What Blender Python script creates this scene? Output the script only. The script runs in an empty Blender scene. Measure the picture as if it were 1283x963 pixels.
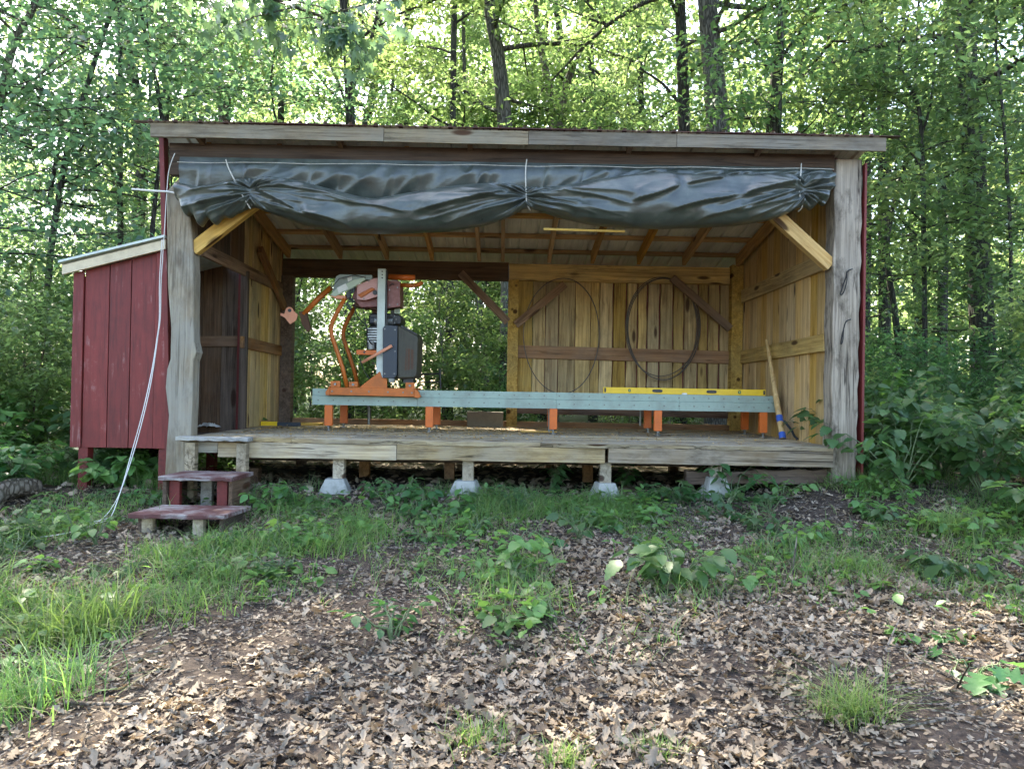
import bpy, math, random
import numpy as np
from mathutils import Vector, Matrix
rng = np.random.default_rng(7)
random.seed(7)
R = math.radians
scene = bpy.context.scene
COL = scene.collection

# ------------------------------------------------------------------ camera
EYE = Vector((0.0, 0.0, 1.0))
FPX, ROLL = 930.0, 0.017
fwd = Vector((0.0101, 1.0, 0.0093)).normalized()
up0 = Vector((-ROLL, 0.0, 1.0))
right = fwd.cross(up0).normalized()
up = right.cross(fwd).normalized()
cam_data = bpy.data.cameras.new("camera")
cam = bpy.data.objects.new("camera", cam_data)
COL.objects.link(cam)
cam.matrix_world = Matrix(((right.x, up.x, -fwd.x, EYE.x), (right.y, up.y, -fwd.y, EYE.y),
                           (right.z, up.z, -fwd.z, EYE.z), (0, 0, 0, 1)))
cam_data.sensor_width = 36.0
cam_data.lens = 36.0 * FPX / 1283.0
cam_data.clip_end = 2000.0
scene.camera = cam

def at(px, py, Y):
    """world point seen at photo pixel (px, py) at distance Y in front of the camera"""
    d = fwd * FPX + right * (px - 641.5) + up * (481.5 - py)
    return EYE + d * (Y / d.y)

def gz(x, y):
    """ground height"""
    x = np.asarray(x, float); y = np.asarray(y, float)
    slope = np.where(y < 7.0, -0.6 + 0.0857 * y, 0.0)
    k = np.clip((y - 6.4) / 1.2, 0, 1); k = k * k * (3 - 2 * k)
    z = slope * (1 - k) + 0.015 * k
    z = np.maximum(z, -0.75)
    s = lambda a: np.clip(a, 0, 1) ** 2 * (3 - 2 * np.clip(a, 0, 1))
    z = z + 0.2 * s((x - 2.3) / 1.2) * s((y - 5.0) / 2.0) * (1 - 0.5 * s((y - 9) / 5))
    z = z + 0.02 * np.sin(x * 1.7 + 0.6) * np.cos(y * 1.3) + 0.012 * np.sin(x * 4.1 + y * 2.3)
    z = z - 0.09 * s((-1.6 - x) / .8) * s((7.2 - y) / .9)
    far = np.clip((np.hypot(x, y) - 14) / 60, 0, 3)
    z = z + far * 0.8 * (0.5 + 0.5 * np.sin(x * 0.06 + 1.0)) * 0.4
    return z

def g1(x, y): return float(gz(x, y))

def ground_at(px, py):
    d = fwd * FPX + right * (px - 641.5) + up * (481.5 - py); lo = 1.5
    for _ in range(400):
        p = EYE + d * (lo / d.y)
        if p.z <= g1(p.x, p.y): break
        lo += .03
    return (p.x, p.y)


# ------------------------------------------------------------------ mesh building
class MB:
    def __init__(s): s.v = []; s.f = []; s.m = []; s.n = 0
    def add(s, verts, faces, mat=0):
        verts = np.asarray(verts, float).reshape(-1, 3)
        s.v.append(verts)
        for f in faces: s.f.append(tuple(int(i) + s.n for i in f)); s.m.append(mat)
        s.n += len(verts)
        return s
    def box(s, c, size, rot=None, mat=0):
        h = np.array(size) / 2
        v = np.array([[x, y, z] for x in (-1, 1) for y in (-1, 1) for z in (-1, 1)], float) * h
        if rot is not None: v = v @ np.array(rot).T
        s.add(v + np.array(c), [(0, 1, 3, 2), (4, 6, 7, 5), (0, 4, 5, 1), (2, 3, 7, 6), (0, 2, 6, 4), (1, 5, 7, 3)], mat)
        return s
    def bb(s, x0, x1, y0, y1, z0, z1, mat=0):
        return s.box(((x0 + x1) / 2, (y0 + y1) / 2, (z0 + z1) / 2), (abs(x1 - x0), abs(y1 - y0), abs(z1 - z0)), None, mat)
    def tube(s, pts, rad, n=8, mat=0, cap=True):
        pts = [Vector(p) for p in pts]
        rad = [rad] * len(pts) if np.isscalar(rad) else list(rad)
        rings = []; prev = None
        for i, p in enumerate(pts):
            t = (pts[min(i + 1, len(pts) - 1)] - pts[max(i - 1, 0)])
            t = t.normalized() if t.length > 1e-9 else Vector((0, 0, 1))
            if prev is None:
                a = Vector((1, 0, 0)) if abs(t.x) < 0.8 else Vector((0, 1, 0))
                u = (a - t * a.dot(t)).normalized()
            else:
                u = (prev - t * prev.dot(t))
                u = u.normalized() if u.length > 1e-6 else t.orthogonal().normalized()
            prev = u; w = t.cross(u)
            rings.append([p + (u * math.cos(2 * math.pi * k / n) + w * math.sin(2 * math.pi * k / n)) * rad[i] for k in range(n)])
        v = [q for r in rings for q in r]; f = []
        for i in range(len(rings) - 1):
            for k in range(n):
                a = i * n + k; b = i * n + (k + 1) % n
                f.append((a, b, b + n, a + n))
        if cap:
            f.append(tuple(range(n))[::-1]); f.append(tuple(range((len(rings) - 1) * n, len(rings) * n)))
        return s.add([tuple(q) for q in v], f, mat)
    def prism(s, poly, d, mat=0):
        """poly: list of 3D points (one planar outline); d: extrusion vector"""
        p = np.array([tuple(q) for q in poly], float); n = len(p); d = np.array(tuple(d), float)
        f = [tuple(range(n)), tuple(range(n, 2 * n))[::-1]]
        for i in range(n): j = (i + 1) % n; f.append((j, i, i + n, j + n))
        return s.add(np.vstack([p, p + d]), f, mat)

W = {}
def place(o, parent, world):
    W[o.name] = world
    if parent is not None:
        o.parent = parent
        o.matrix_parent_inverse = Matrix.Identity(4)
        o.matrix_basis = W[parent.name].inverted() @ world
    else:
        o.matrix_basis = world
    return o

def tag(o, label, cat=None, group=None, kind=None):
    if label: o["label"] = label
    if cat: o["category"] = cat
    if group: o["group"] = group
    if kind: o["kind"] = kind
    return o

def thing(name, loc, label, cat, group=None):
    o = bpy.data.objects.new(name, None)
    o.empty_display_size = 0.1
    COL.objects.link(o)
    place(o, None, Matrix.Translation(Vector(loc)))
    return tag(o, label, cat, group)

def finish(me, mats, smooth=False):
    for m in (mats if isinstance(mats, (list, tuple)) else [mats]): me.materials.append(m)
    if smooth: me.polygons.foreach_set("use_smooth", np.ones(len(me.polygons), bool))
    me.update()

def obj(name, mb, mats, parent=None, world=None, smooth=False, bevel=0.0, fix=True):
    """one mesh object from world coordinate geometry; origin = parent's origin (or world matrix)"""
    v = np.vstack(mb.v)
    if world is None:
        world = Matrix.Translation(W[parent.name].translation) if parent is not None else Matrix.Translation(Vector(tuple((v.min(0) + v.max(0)) / 2 * np.array([1, 1, 0]) + np.array([0, 0, v[:, 2].min()]))))
        v = v - np.array(tuple(world.translation))
    me = bpy.data.meshes.new(name)
    me.from_pydata(v.tolist(), [], mb.f)
    if fix:
        import bmesh
        bm = bmesh.new(); bm.from_mesh(me); bmesh.ops.recalc_face_normals(bm, faces=bm.faces[:]); bm.to_mesh(me); bm.free()
    me.polygons.foreach_set("material_index", np.array(mb.m, dtype=np.int32))
    finish(me, mats, smooth)
    o = bpy.data.objects.new(name, me); COL.objects.link(o)
    place(o, parent, world)
    if bevel:
        b = o.modifiers.new("bevel", "BEVEL"); b.width = bevel; b.segments = 2; b.limit_method = "ANGLE"; b.angle_limit = R(40)
        b.harden_normals = False
    return o

def beam(name, p0, p1, w, h, mat, parent=None, upv=(0, 0, 1), bevel=0.004, seg=10, wav=0.0, lab=None):
    """timber from p0 to p1, local X along the grain; w = width sideways, h = height along upv"""
    p0 = Vector(p0); p1 = Vector(p1); x = (p1 - p0); L = x.length; x.normalize()
    u = Vector(upv); z = (u - x * u.dot(x)).normalized(); y = z.cross(x)
    M = Matrix(((x.x, y.x, z.x, p0.x), (x.y, y.y, z.y, p0.y), (x.z, y.z, z.z, p0.z), (0, 0, 0, 1)))
    mb = MB(); v = []; f = []
    for i in range(seg + 1):
        t = L * i / seg
        j = [random.uniform(-1, 1) * wav for _ in range(4)]
        v += [(t, -w / 2 + j[0], -h / 2 + j[1]), (t, w / 2 + j[2], -h / 2 + j[1]), (t, w / 2 + j[2], h / 2 + j[3]), (t, -w / 2 + j[0], h / 2 + j[3])]
    for i in range(seg):
        for k in range(4):
            a = i * 4 + k; b = i * 4 + (k + 1) % 4
            f.append((a, b, b + 4, a + 4))
    f += [(0, 1, 2, 3), (seg * 4 + 3, seg * 4 + 2, seg * 4 + 1, seg * 4)]
    mb.add(v, f)
    o = obj(name, mb, mat, parent, M, bevel=bevel)
    if lab: o["label"] = lab
    return o

# fast mesh from arrays of equal size faces
def fast_mesh(name, verts, faces, mats, smooth=False):
    me = bpy.data.meshes.new(name)
    verts = np.ascontiguousarray(verts, dtype=np.float32); faces = np.ascontiguousarray(faces, dtype=np.int32)
    nf, k = faces.shape
    me.vertices.add(len(verts)); me.vertices.foreach_set("co", verts.ravel())
    me.loops.add(nf * k); me.loops.foreach_set("vertex_index", faces.ravel())
    me.polygons.add(nf)
    me.polygons.foreach_set("loop_start", np.arange(0, nf * k, k, dtype=np.int32))
    me.polygons.foreach_set("loop_total", np.full(nf, k, dtype=np.int32))
    me.update(calc_edges=True)
    finish(me, mats, smooth)
    return me

def mesh_obj(name, me, parent=None, world=None):
    o = bpy.data.objects.new(name, me); COL.objects.link(o)
    return place(o, parent, world or (W[parent.name].copy() if parent is not None else Matrix.Identity(4)))

def norm(a): return a / np.maximum(np.linalg.norm(a, axis=-1, keepdims=True), 1e-9)

def strip_leaf(ys, xs, fold=0.12, curl=0.0, wave=0.0):
    """leaf of unit length: midrib and both edges; quads. ys, xs: outline stations"""
    v = []; f = []
    for i, (y, x) in enumerate(zip(ys, xs)):
        zc = -curl * y * y
        w = wave * math.sin(i * 2.4)
        v += [(-x, y, zc + fold * x + w), (0, y, zc), (x, y, zc + fold * x - w)]
    for i in range(len(ys) - 1):
        a = i * 3
        f += [(a, a + 1, a + 4, a + 3), (a + 1, a + 2, a + 5, a + 4)]
    return np.array(v, float), np.array(f)

LEAF_KITE = (np.array([(0, 0, 0), (-.27, .4, .07), (0, .45, -.01), (.27, .4, .07), (0, 1, -.12)], float), np.array([(0, 2, 1, 1), (0, 3, 2, 2), (1, 2, 4, 4), (2, 3, 4, 4)])[:, :3])
LEAF_OVATE = strip_leaf([0, .12, .32, .55, .8, 1.0], [.01, .2, .33, .31, .17, .0], .18, .14, .0)
LEAF_TOOTH = strip_leaf([0, .08, .2, .3, .36, .5, .55, .7, .76, .88, 1.0], [.01, .17, .32, .35, .3, .34, .26, .27, .17, .13, .0], .15, .2, .004)
LEAF_OAK = strip_leaf([0, .14, .24, .31, .4, .5, .57, .66, .78, .84, .93, 1.0], [.015, .02, .2, .22, .09, .32, .35, .12, .26, .24, .1, .03], .25, .1, .02)
LEAF_OAK2 = strip_leaf([0, .14, .24, .31, .4, .5, .57, .66, .78, .84, .93, 1.0], [.015, .02, .22, .26, .07, .3, .37, .1, .3, .27, .08, .05], -.45, -.35, .03)
LEAF_OAK3 = strip_leaf([0, .16, .27, .33, .42, .5, .56, .68, .8, .86, .94, 1.0], [.015, .03, .24, .26, .14, .37, .38, .16, .24, .2, .12, .02], .7, .35, .03)
# five pointed maple leaf, built as a star fan
def maple_leaf():
    ang = [-90, -62, -40, -18, 5, 25, 45, 58, 72, 90]
    rad = [.08, .38, .62, .36, .78, .42, .9, .5, .6, 1.05]
    pts = [(r * math.cos(R(a)), r * math.sin(R(a))) for a, r in zip(ang, rad)]
    out = pts + [(-x, y) for x, y in pts[-2:0:-1]]
    c = (0, 0.05)
    v = [(c[0] * .7, c[1] * .7 + .3, 0)] + [(x * .62, y * .62 + .3, 0.1 * abs(x) - .14 * max(y, 0) ** 2) for x, y in out]
    n = len(out); f = [(0, 1 + i, 1 + (i + 1) % n) for i in range(n)]
    return np.array(v, float), np.array(f)
LEAF_MAPLE = maple_leaf()

def leaves(tmpl, pos, axis, nrm, size):
    tv, tf = tmpl
    axis = norm(axis); side = norm(np.cross(axis, nrm)); nn = np.cross(side, axis)
    size = np.asarray(size).reshape(-1, 1, 1)
    v = pos[:, None, :] + size * (tv[None, :, 0:1] * side[:, None] + tv[None, :, 1:2] * axis[:, None] + tv[None, :, 2:3] * nn[:, None])
    f = tf[None] + (np.arange(len(pos)) * len(tv))[:, None, None]
    return v.reshape(-1, 3), f.reshape(-1, tf.shape[1])

def join_arr(parts):
    vs, fs, n = [], [], 0
    for v, f in parts:
        vs.append(v); fs.append(f + n); n += len(v)
    return np.vstack(vs), np.vstack(fs)

def smooth_path(pts, n=6):
    P_ = [np.array(tuple(p), float) for p in pts]; out = []
    for i in range(len(P_) - 1):
        a, b, c, d = P_[max(i - 1, 0)], P_[i], P_[i + 1], P_[min(i + 2, len(P_) - 1)]
        for k in range(n):
            t = k / n
            out.append(.5 * ((2 * b) + (c - a) * t + (2 * a - 5 * b + 4 * c - d) * t * t + (3 * b - a - 3 * c + d) * t ** 3))
    out.append(P_[-1]); return out

# ------------------------------------------------------------------ node helpers
class Mat:
    def __init__(s, name):
        s.m = bpy.data.materials.new(name); s.m.use_nodes = True
        s.t = s.m.node_tree; s.t.nodes.clear()
        s.out = s.t.nodes.new("ShaderNodeOutputMaterial")
    def n(s, typ, inp=None, **props):
        nd = s.t.nodes.new("ShaderNode" + typ)
        for k, v in props.items(): setattr(nd, k, v)
        for k, v in (inp or {}).items():
            if hasattr(v, "is_output"): s.t.links.new(v, nd.inputs[k])
            else: nd.inputs[k].default_value = v
        return nd
    def math(s, op, a, b=0.5, clamp=False):
        nd = s.n("Math", {0: a, 1: b}, operation=op); nd.use_clamp = clamp
        return nd.outputs[0]
    def ramp(s, fac, stops, interp="LINEAR"):
        nd = s.n("ValToRGB", {"Fac": fac}); cr = nd.color_ramp; cr.interpolation = interp
        while len(cr.elements) < len(stops): cr.elements.new(0.5)
        for e, (p, c) in zip(cr.elements, stops):
            e.position = p; e.color = (c, c, c, 1) if np.isscalar(c) else (*c, 1)
        return nd.outputs[0]
    def mix(s, fac, a, b, blend="MIX"):
        nd = s.n("Mix", data_type="RGBA", blend_type=blend)
        for sock, v in ((nd.inputs[0], fac), (nd.inputs[6], a), (nd.inputs[7], b)):
            if hasattr(v, "is_output"): s.t.links.new(v, sock)
            else: sock.default_value = v if np.isscalar(v) else (*v, 1) if len(v) == 3 else v
        return nd.outputs[2]
    def done(s, shader):
        s.t.links.new(shader, s.out.inputs[0]); return s.m
    def bump(s, h, strength=.3, dist=.01):
        return s.n("Bump", {"Height": h, "Strength": strength, "Distance": dist}).outputs[0]

def wood(name, light, dark, axis="X", grey=(.3, .29, .27), greyamt=.2, knots=1.0, rough=.8, var=.22, grime=.3, ring=1.0, crack=.5):
    M = Mat(name)
    tc = M.n("TexCoord").outputs["Object"]
    rnd = M.math("FRACT", M.math("ADD", M.n("NewGeometry").outputs["Random Per Island"], M.n("ObjectInfo").outputs["Random"]), 0)
    off = M.n("CombineXYZ", {0: M.math("MULTIPLY", rnd, 31.), 1: M.math("MULTIPLY", rnd, 17.3), 2: M.math("MULTIPLY", rnd, 53.7)}).outputs[0]
    vec = M.n("VectorMath", {0: tc, 1: off}, operation="ADD").outputs[0]
    def scl(al, ac):
        s = {"X": (al, ac, ac), "Y": (ac, al, ac), "Z": (ac, ac, al)}[axis]
        return M.n("Mapping", {"Vector": vec, "Scale": s}).outputs[0]
    # knots: sparse cells
    vor = M.n("TexVoronoi", {"Vector": scl(1.7, 6.0), "Scale": 1.0, "Randomness": .9})
    kd = vor.outputs["Distance"]
    warp = M.ramp(kd, [(0, 1.0), (.35, 0.0)])
    n1 = M.n("TexNoise", {"Vector": scl(.8, 13.0), "Scale": 1.6, "Detail": 5., "Roughness": .6, "Distortion": .5})
    streak = M.math("ADD", n1.outputs[0], M.math("MULTIPLY", warp, .18 * ring))
    n2 = M.n("TexNoise", {"Vector": scl(1.5, 70.0), "Scale": 1.0, "Detail": 4., "Roughness": .6}).outputs[0]
    band = M.n("TexNoise", {"Vector": scl(.8, 26.0), "Scale": 1.0, "Detail": 2., "Distortion": 1.2}).outputs[0]
    c = M.ramp(streak, [(.32, dark), (.5, tuple(np.array(light) * .85)), (.68, light)])
    c = M.mix(M.math("MULTIPLY", M.ramp(band, [(.38, 1.0), (.55, 0.0)]), .45), c, tuple(np.array(dark) * .8))
    c = M.mix(M.math("MULTIPLY", M.ramp(n2, [(.35, 1.0), (.6, 0.0)]), .35), c, tuple(np.array(dark) * .7))
    gn = M.n("TexNoise", {"Vector": tc, "Scale": 1.7, "Detail": 6., "Roughness": .65}).outputs[0]
    c = M.mix(M.math("MULTIPLY", M.ramp(gn, [(.42, 0.0), (.62, 1.0)]), greyamt, True), c, grey)
    c = M.mix(M.math("MULTIPLY", M.ramp(M.n("TexNoise", {"Vector": scl(2.2, 5.), "Scale": 1.3, "Detail": 7., "Roughness": .7}).outputs[0], [(.5, 0.0), (.68, 1.0)]), grime, True), c, tuple(np.array(dark) * .45))
    kn = M.math("MULTIPLY", M.ramp(kd, [(.0, 1.0), (.15, .9), (.22, 0.0)]), knots)
    sel = M.math("GREATER_THAN", M.n("SeparateColor", {0: vor.outputs["Color"]}).outputs[0], .5)
    c = M.mix(M.math("MULTIPLY", kn, sel), c, (.05, .022, .01))
    v = M.math("ADD", M.math("MULTIPLY", rnd, var * 2), 1 - var)
    c = M.n("HueSaturation", {"Color": c, "Value": v, "Saturation": M.math("ADD", M.math("MULTIPLY", M.math("FRACT", M.math("MULTIPLY", rnd, 7.7), 0), .4), .8)}).outputs[0]
    cn = M.n("TexNoise", {"Vector": scl(.45, 15.0), "Scale": 1.0, "Detail": 4., "Roughness": .55, "Distortion": .4}).outputs[0]
    ck = M.ramp(M.math("ABSOLUTE", M.math("SUBTRACT", cn, .5)), [(.0, 1.0), (.006, .9), (.02, 0.0)])
    cm = M.ramp(M.n("TexNoise", {"Vector": scl(.9, 3.0), "Scale": 1.3, "Detail": 2.}).outputs[0], [(.42, 0.0), (.56, 1.0)])
    ck = M.math("MULTIPLY", M.math("MULTIPLY", ck, cm), crack, True)
    c = M.mix(ck, c, tuple(np.array(dark) * .18))
    h = M.math("SUBTRACT", M.math("ADD", M.math("MULTIPLY", n2, .6), M.math("MULTIPLY", n1.outputs[0], .8)), M.math("MULTIPLY", ck, 1.2))
    b = M.n("BsdfPrincipled", {"Base Color": c, "Roughness": rough, "Normal": M.bump(h, .7, .008)})
    b.inputs["Specular IOR Level"].default_value = .25
    return M.done(b.outputs[0])

def painted(name, col, wear_col, axis="Z", wear=.5, rough=.6, grain=1.0, thr=(.54, .66)):
    M = Mat(name)
    tc = M.n("TexCoord").outputs["Object"]
    rnd = M.n("NewGeometry").outputs["Random Per Island"]
    off = M.n("CombineXYZ", {0: M.math("MULTIPLY", rnd, 31.), 1: M.math("MULTIPLY", rnd, 17.3), 2: M.math("MULTIPLY", rnd, 53.7)}).outputs[0]
    vec = M.n("VectorMath", {0: tc, 1: off}, operation="ADD").outputs[0]
    s = {"X": (3, 34, 34), "Y": (34, 3, 34), "Z": (34, 34, 3)}[axis]
    g = M.n("TexNoise", {"Vector": M.n("Mapping", {"Vector": vec, "Scale": s}).outputs[0], "Scale": 1.0, "Detail": 5., "Roughness": .65}).outputs[0]
    big = M.n("TexNoise", {"Vector": vec, "Scale": 2.6, "Detail": 7., "Roughness": .7}).outputs[0]
    c = M.ramp(g, [(.3, tuple(np.array(col) * .6)), (.5, col), (.75, tuple(np.array(col) * 1.25))])
    c = M.mix(M.math("MULTIPLY", M.ramp(big, [(.35, 1.0), (.5, 0.0)]), .4), c, tuple(np.array(col) * .5))
    wm = M.math("MULTIPLY", M.ramp(big, [(thr[0], 0.0), (thr[1], 1.0)]), M.ramp(g, [(thr[0] - .02, 0.0), (thr[1] - .02, 1.0)]))
    c = M.mix(M.math("MULTIPLY", wm, wear, True), c, wear_col)
    c = M.n("HueSaturation", {"Color": c, "Value": M.math("ADD", M.math("MULTIPLY", rnd, .3), .85)}).outputs[0]
    b = M.n("BsdfPrincipled", {"Base Color": c, "Roughness": rough, "Normal": M.bump(g, .35 * grain, .005)})
    return M.done(b.outputs[0])

def coated(name, col, rough=.45, metal=0.0, dirt=.35, dirt_col=(.12, .09, .06), scale=9.0, bump=.05, spec=.5):
    M = Mat(name)
    tc = M.n("TexCoord").outputs["Object"]
    n = M.n("TexNoise", {"Vector": tc, "Scale": scale, "Detail": 7., "Roughness": .68}).outputs[0]
    n2 = M.n("TexNoise", {"Vector": tc, "Scale": scale * 7, "Detail": 4., "Roughness": .6}).outputs[0]
    c = M.mix(M.math("MULTIPLY", M.ramp(n, [(.45, 0.0), (.7, 1.0)]), dirt, True), col, dirt_col)
    c = M.mix(M.math("MULTIPLY", M.ramp(n2, [(.3, 1.0), (.45, 0.0)]), .3), c, tuple(np.array(col) * .6))
    r = M.math("ADD", M.math("MULTIPLY", n, .25), rough - .12)
    b = M.n("BsdfPrincipled", {"Base Color": c, "Roughness": r, "Metallic": metal, "Normal": M.bump(n2, bump, .004)})
    b.inputs["Specular IOR Level"].default_value = spec
    return M.done(b.outputs[0])

def leafmat(name, cols, trans, tfac=.45, rough=.4, spec=.4, nscale=.35, mott=0.0):
    M = Mat(name)
    rnd = M.n("NewGeometry").outputs["Random Per Island"]
    oi = M.n("ObjectInfo").outputs["Random"]
    k = len(cols)
    c = M.ramp(rnd, [(i / max(k - 1, 1), cl) for i, cl in enumerate(cols)])
    pos = M.n("NewGeometry").outputs["Position"]
    n = M.n("TexNoise", {"Vector": pos, "Scale": nscale, "Detail": 2.}).outputs[0]
    v = M.math("ADD", M.math("MULTIPLY", n, .9), .55)
    if mott:
        mn = M.n("TexNoise", {"Vector": pos, "Scale": 55., "Detail": 6., "Roughness": .7}).outputs[0]
        v = M.math("MULTIPLY", v, M.math("ADD", M.math("MULTIPLY", mn, 2 * mott), 1 - mott))
    hue = M.math("ADD", M.math("MULTIPLY", oi, .03), .485)
    c = M.n("HueSaturation", {"Color": c, "Value": v, "Hue": hue}).outputs[0]
    t = M.n("HueSaturation", {"Color": (*trans, 1), "Value": M.math("ADD", M.math("MULTIPLY", rnd, .6), .7), "Hue": hue}).outputs[0]
    b = M.n("BsdfPrincipled", {"Base Color": c, "Roughness": rough}); b.inputs["Specular IOR Level"].default_value = spec
    tr = M.n("BsdfTranslucent", {"Color": t})
    mx = M.n("MixShader", {0: tfac, 1: b.outputs[0], 2: tr.outputs[0]})
    return M.done(mx.outputs[0])

def barkmat(name, c0, c1, lichen=(.2, .23, .17), lich=.3):
    M = Mat(name)
    tc = M.n("TexCoord").outputs["Object"]
    v = M.n("TexVoronoi", {"Vector": M.n("Mapping", {"Vector": tc, "Scale": (26, 26, 4.5)}).outputs[0], "Scale": 1.0}, feature="DISTANCE_TO_EDGE").outputs["Distance"]
    n = M.n("TexNoise", {"Vector": M.n("Mapping", {"Vector": tc, "Scale": (14, 14, 2.5)}).outputs[0], "Scale": 1.0, "Detail": 8., "Roughness": .7, "Distortion": .6}).outputs[0]
    n3 = M.n("TexNoise", {"Vector": tc, "Scale": 1.5, "Detail": 5.}).outputs[0]
    h = M.math("ADD", M.math("MULTIPLY", M.ramp(v, [(0, 0.0), (.2, 1.0)]), .5), n)
    c = M.ramp(h, [(.4, tuple(np.array(c0) * .5)), (.75, c0), (1.0, c1)])
    c = M.mix(M.math("MULTIPLY", M.ramp(n3, [(.45, 0.0), (.65, 1.0)]), lich), c, lichen)
    b = M.n("BsdfPrincipled", {"Base Color": c, "Roughness": .9, "Normal": M.bump(h, .9, .03)})
    b.inputs["Specular IOR Level"].default_value = .2
    return M.done(b.outputs[0])
# ------------------------------------------------------------------ materials
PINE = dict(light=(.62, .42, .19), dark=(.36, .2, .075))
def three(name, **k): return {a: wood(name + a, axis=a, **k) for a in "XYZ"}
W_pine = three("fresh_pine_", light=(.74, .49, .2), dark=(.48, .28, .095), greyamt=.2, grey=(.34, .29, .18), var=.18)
W_brown = three("aged_brown_timber_", light=(.33, .19, .1), dark=(.16, .08, .04), greyamt=.3, grey=(.2, .17, .14))
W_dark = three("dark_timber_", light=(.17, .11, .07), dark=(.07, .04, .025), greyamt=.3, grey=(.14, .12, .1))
W_grey = three("weathered_grey_timber_", light=(.5, .45, .36), dark=(.26, .22, .17), greyamt=.7, grey=(.36, .36, .34), knots=.7)
W_rough = three("rough_sawn_boards_", light=(.7, .49, .2), dark=(.35, .215, .08), greyamt=.35, grey=(.3, .26, .15), var=.24, grime=.5)
W_rafter = three("rafter_timber_", light=(.6, .35, .14), dark=(.34, .18, .07), greyamt=.2, grey=(.25, .2, .14))
W_tan = three("weathered_tan_timber_", light=(.5, .4, .25), dark=(.28, .2, .11), greyamt=.5, grey=(.34, .31, .25), grime=.5, crack=.8)
W_ash = three("whitened_post_timber_", light=(.46, .39, .28), dark=(.27, .2, .13), greyamt=.6, grey=(.33, .32, .28), grime=.45, knots=.5)
W_handle = three("ash_handle_", light=(.62, .46, .26), dark=(.45, .3, .15), greyamt=.1, knots=0, grime=.15)
M_red = painted("barn_red_paint", (.155, .018, .014), (.36, .25, .23), "Z", wear=.5)
M_redx = painted("barn_red_paint_level", (.17, .018, .022), (.45, .38, .36), "X", wear=1.4)
M_tread = painted("worn_red_tread_paint", (.1, .032, .028), (.29, .265, .25), "X", wear=1.0, rough=.7, thr=(.43, .56))
M_cream = coated("cream_trim_paint", (.62, .52, .35), .6, dirt=.3)
M_fascia = wood("greyed_fascia_X", (.31, .255, .17), (.16, .12, .075), "X", greyamt=.7, grey=(.2, .185, .145), grime=.5)
M_orange = coated("orange_powder_coat", (.6, .125, .01), .5, dirt=.25, dirt_col=(.2, .06, .03))
M_orange2 = coated("faded_orange_coat", (.5, .12, .008), .5, dirt=.45, dirt_col=(.16, .06, .02))
M_salmon = coated("salmon_plate", (.72, .3, .17), .6, dirt=.25)  # pale salmon coat of the end plate, push lever and guard lip
M_dullred = coated("dull_red_guard", (.2, .055, .045), .45, dirt=.4, dirt_col=(.4, .2, .18), scale=14)
M_pink = coated("faded_pink_red_guard", (.58, .3, .27), .45, dirt=.3, dirt_col=(.3, .08, .06))
M_galv = coated("galvanised_steel", (.27, .345, .29), .5, metal=.15, dirt=.6, dirt_col=(.19, .2, .165), scale=5)
M_steel = coated("bare_steel", (.42, .44, .44), .38, metal=.8, dirt=.4, scale=12)
M_bolt = coated("bolt_steel", (.2, .2, .19), .4, metal=.8)
M_black = coated("black_plastic", (.01, .01, .011), .42, dirt=.4, dirt_col=(.07, .065, .06))
M_slate = coated("slate_blue_plastic", (.016, .024, .038), .45, dirt=.35, dirt_col=(.06, .06, .06), scale=4)
M_olive = coated("dusty_olive_shell", (.05, .046, .032), .6, dirt=.5, dirt_col=(.1, .088, .06), scale=6)
M_mast = coated("bright_mast_steel", (.5, .55, .5), .45, metal=.1, dirt=.4, dirt_col=(.3, .32, .29))
M_mint = coated("pale_green_guard", (.48, .56, .44), .5, dirt=.35, dirt_col=(.3, .33, .28))
M_greyguard = coated("grey_green_guard", (.3, .36, .33), .45, dirt=.3)
M_white = coated("white_sticker", (.75, .75, .72), .5, dirt=.15)
M_yellow = coated("yellow_box_level", (.72, .46, .01), .4, dirt=.2, dirt_col=(.3, .2, .03))
M_blue = coated("blue_grip_paint", (.03, .1, .42), .4, dirt=.2)
M_rust = coated("rusty_iron", (.12, .06, .035), .8, metal=.3, dirt=.5, dirt_col=(.05, .04, .035))
M_blade = coated("oily_blade_steel", (.07, .06, .05), .5, metal=.5, dirt=.5, dirt_col=(.1, .05, .03))
M_conc = coated("pier_concrete", (.3, .3, .27), .9, dirt=.8, dirt_col=(.13, .13, .1), scale=7, bump=.4, spec=.2)
M_block = coated("brown_grey_block", (.2, .175, .14), .95, dirt=.5, dirt_col=(.13, .12, .1), scale=14, bump=.6, spec=.2)
M_rope = coated("white_rope", (.68, .67, .63), .8, dirt=.4, dirt_col=(.4, .38, .33), scale=30, bump=.4, spec=.2)
M_cord = coated("pale_cord", (.5, .47, .4), .8, dirt=.4, scale=30, spec=.2)
M_bcord = coated("black_cord", (.02, .02, .02), .7, dirt=.2, scale=30, spec=.3)
M_vial = coated("green_vial", (.3, .5, .12), .15, dirt=.0)
M_paper = coated("crumpled_pale_paper", (.55, .54, .5), .8, dirt=.3)

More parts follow.
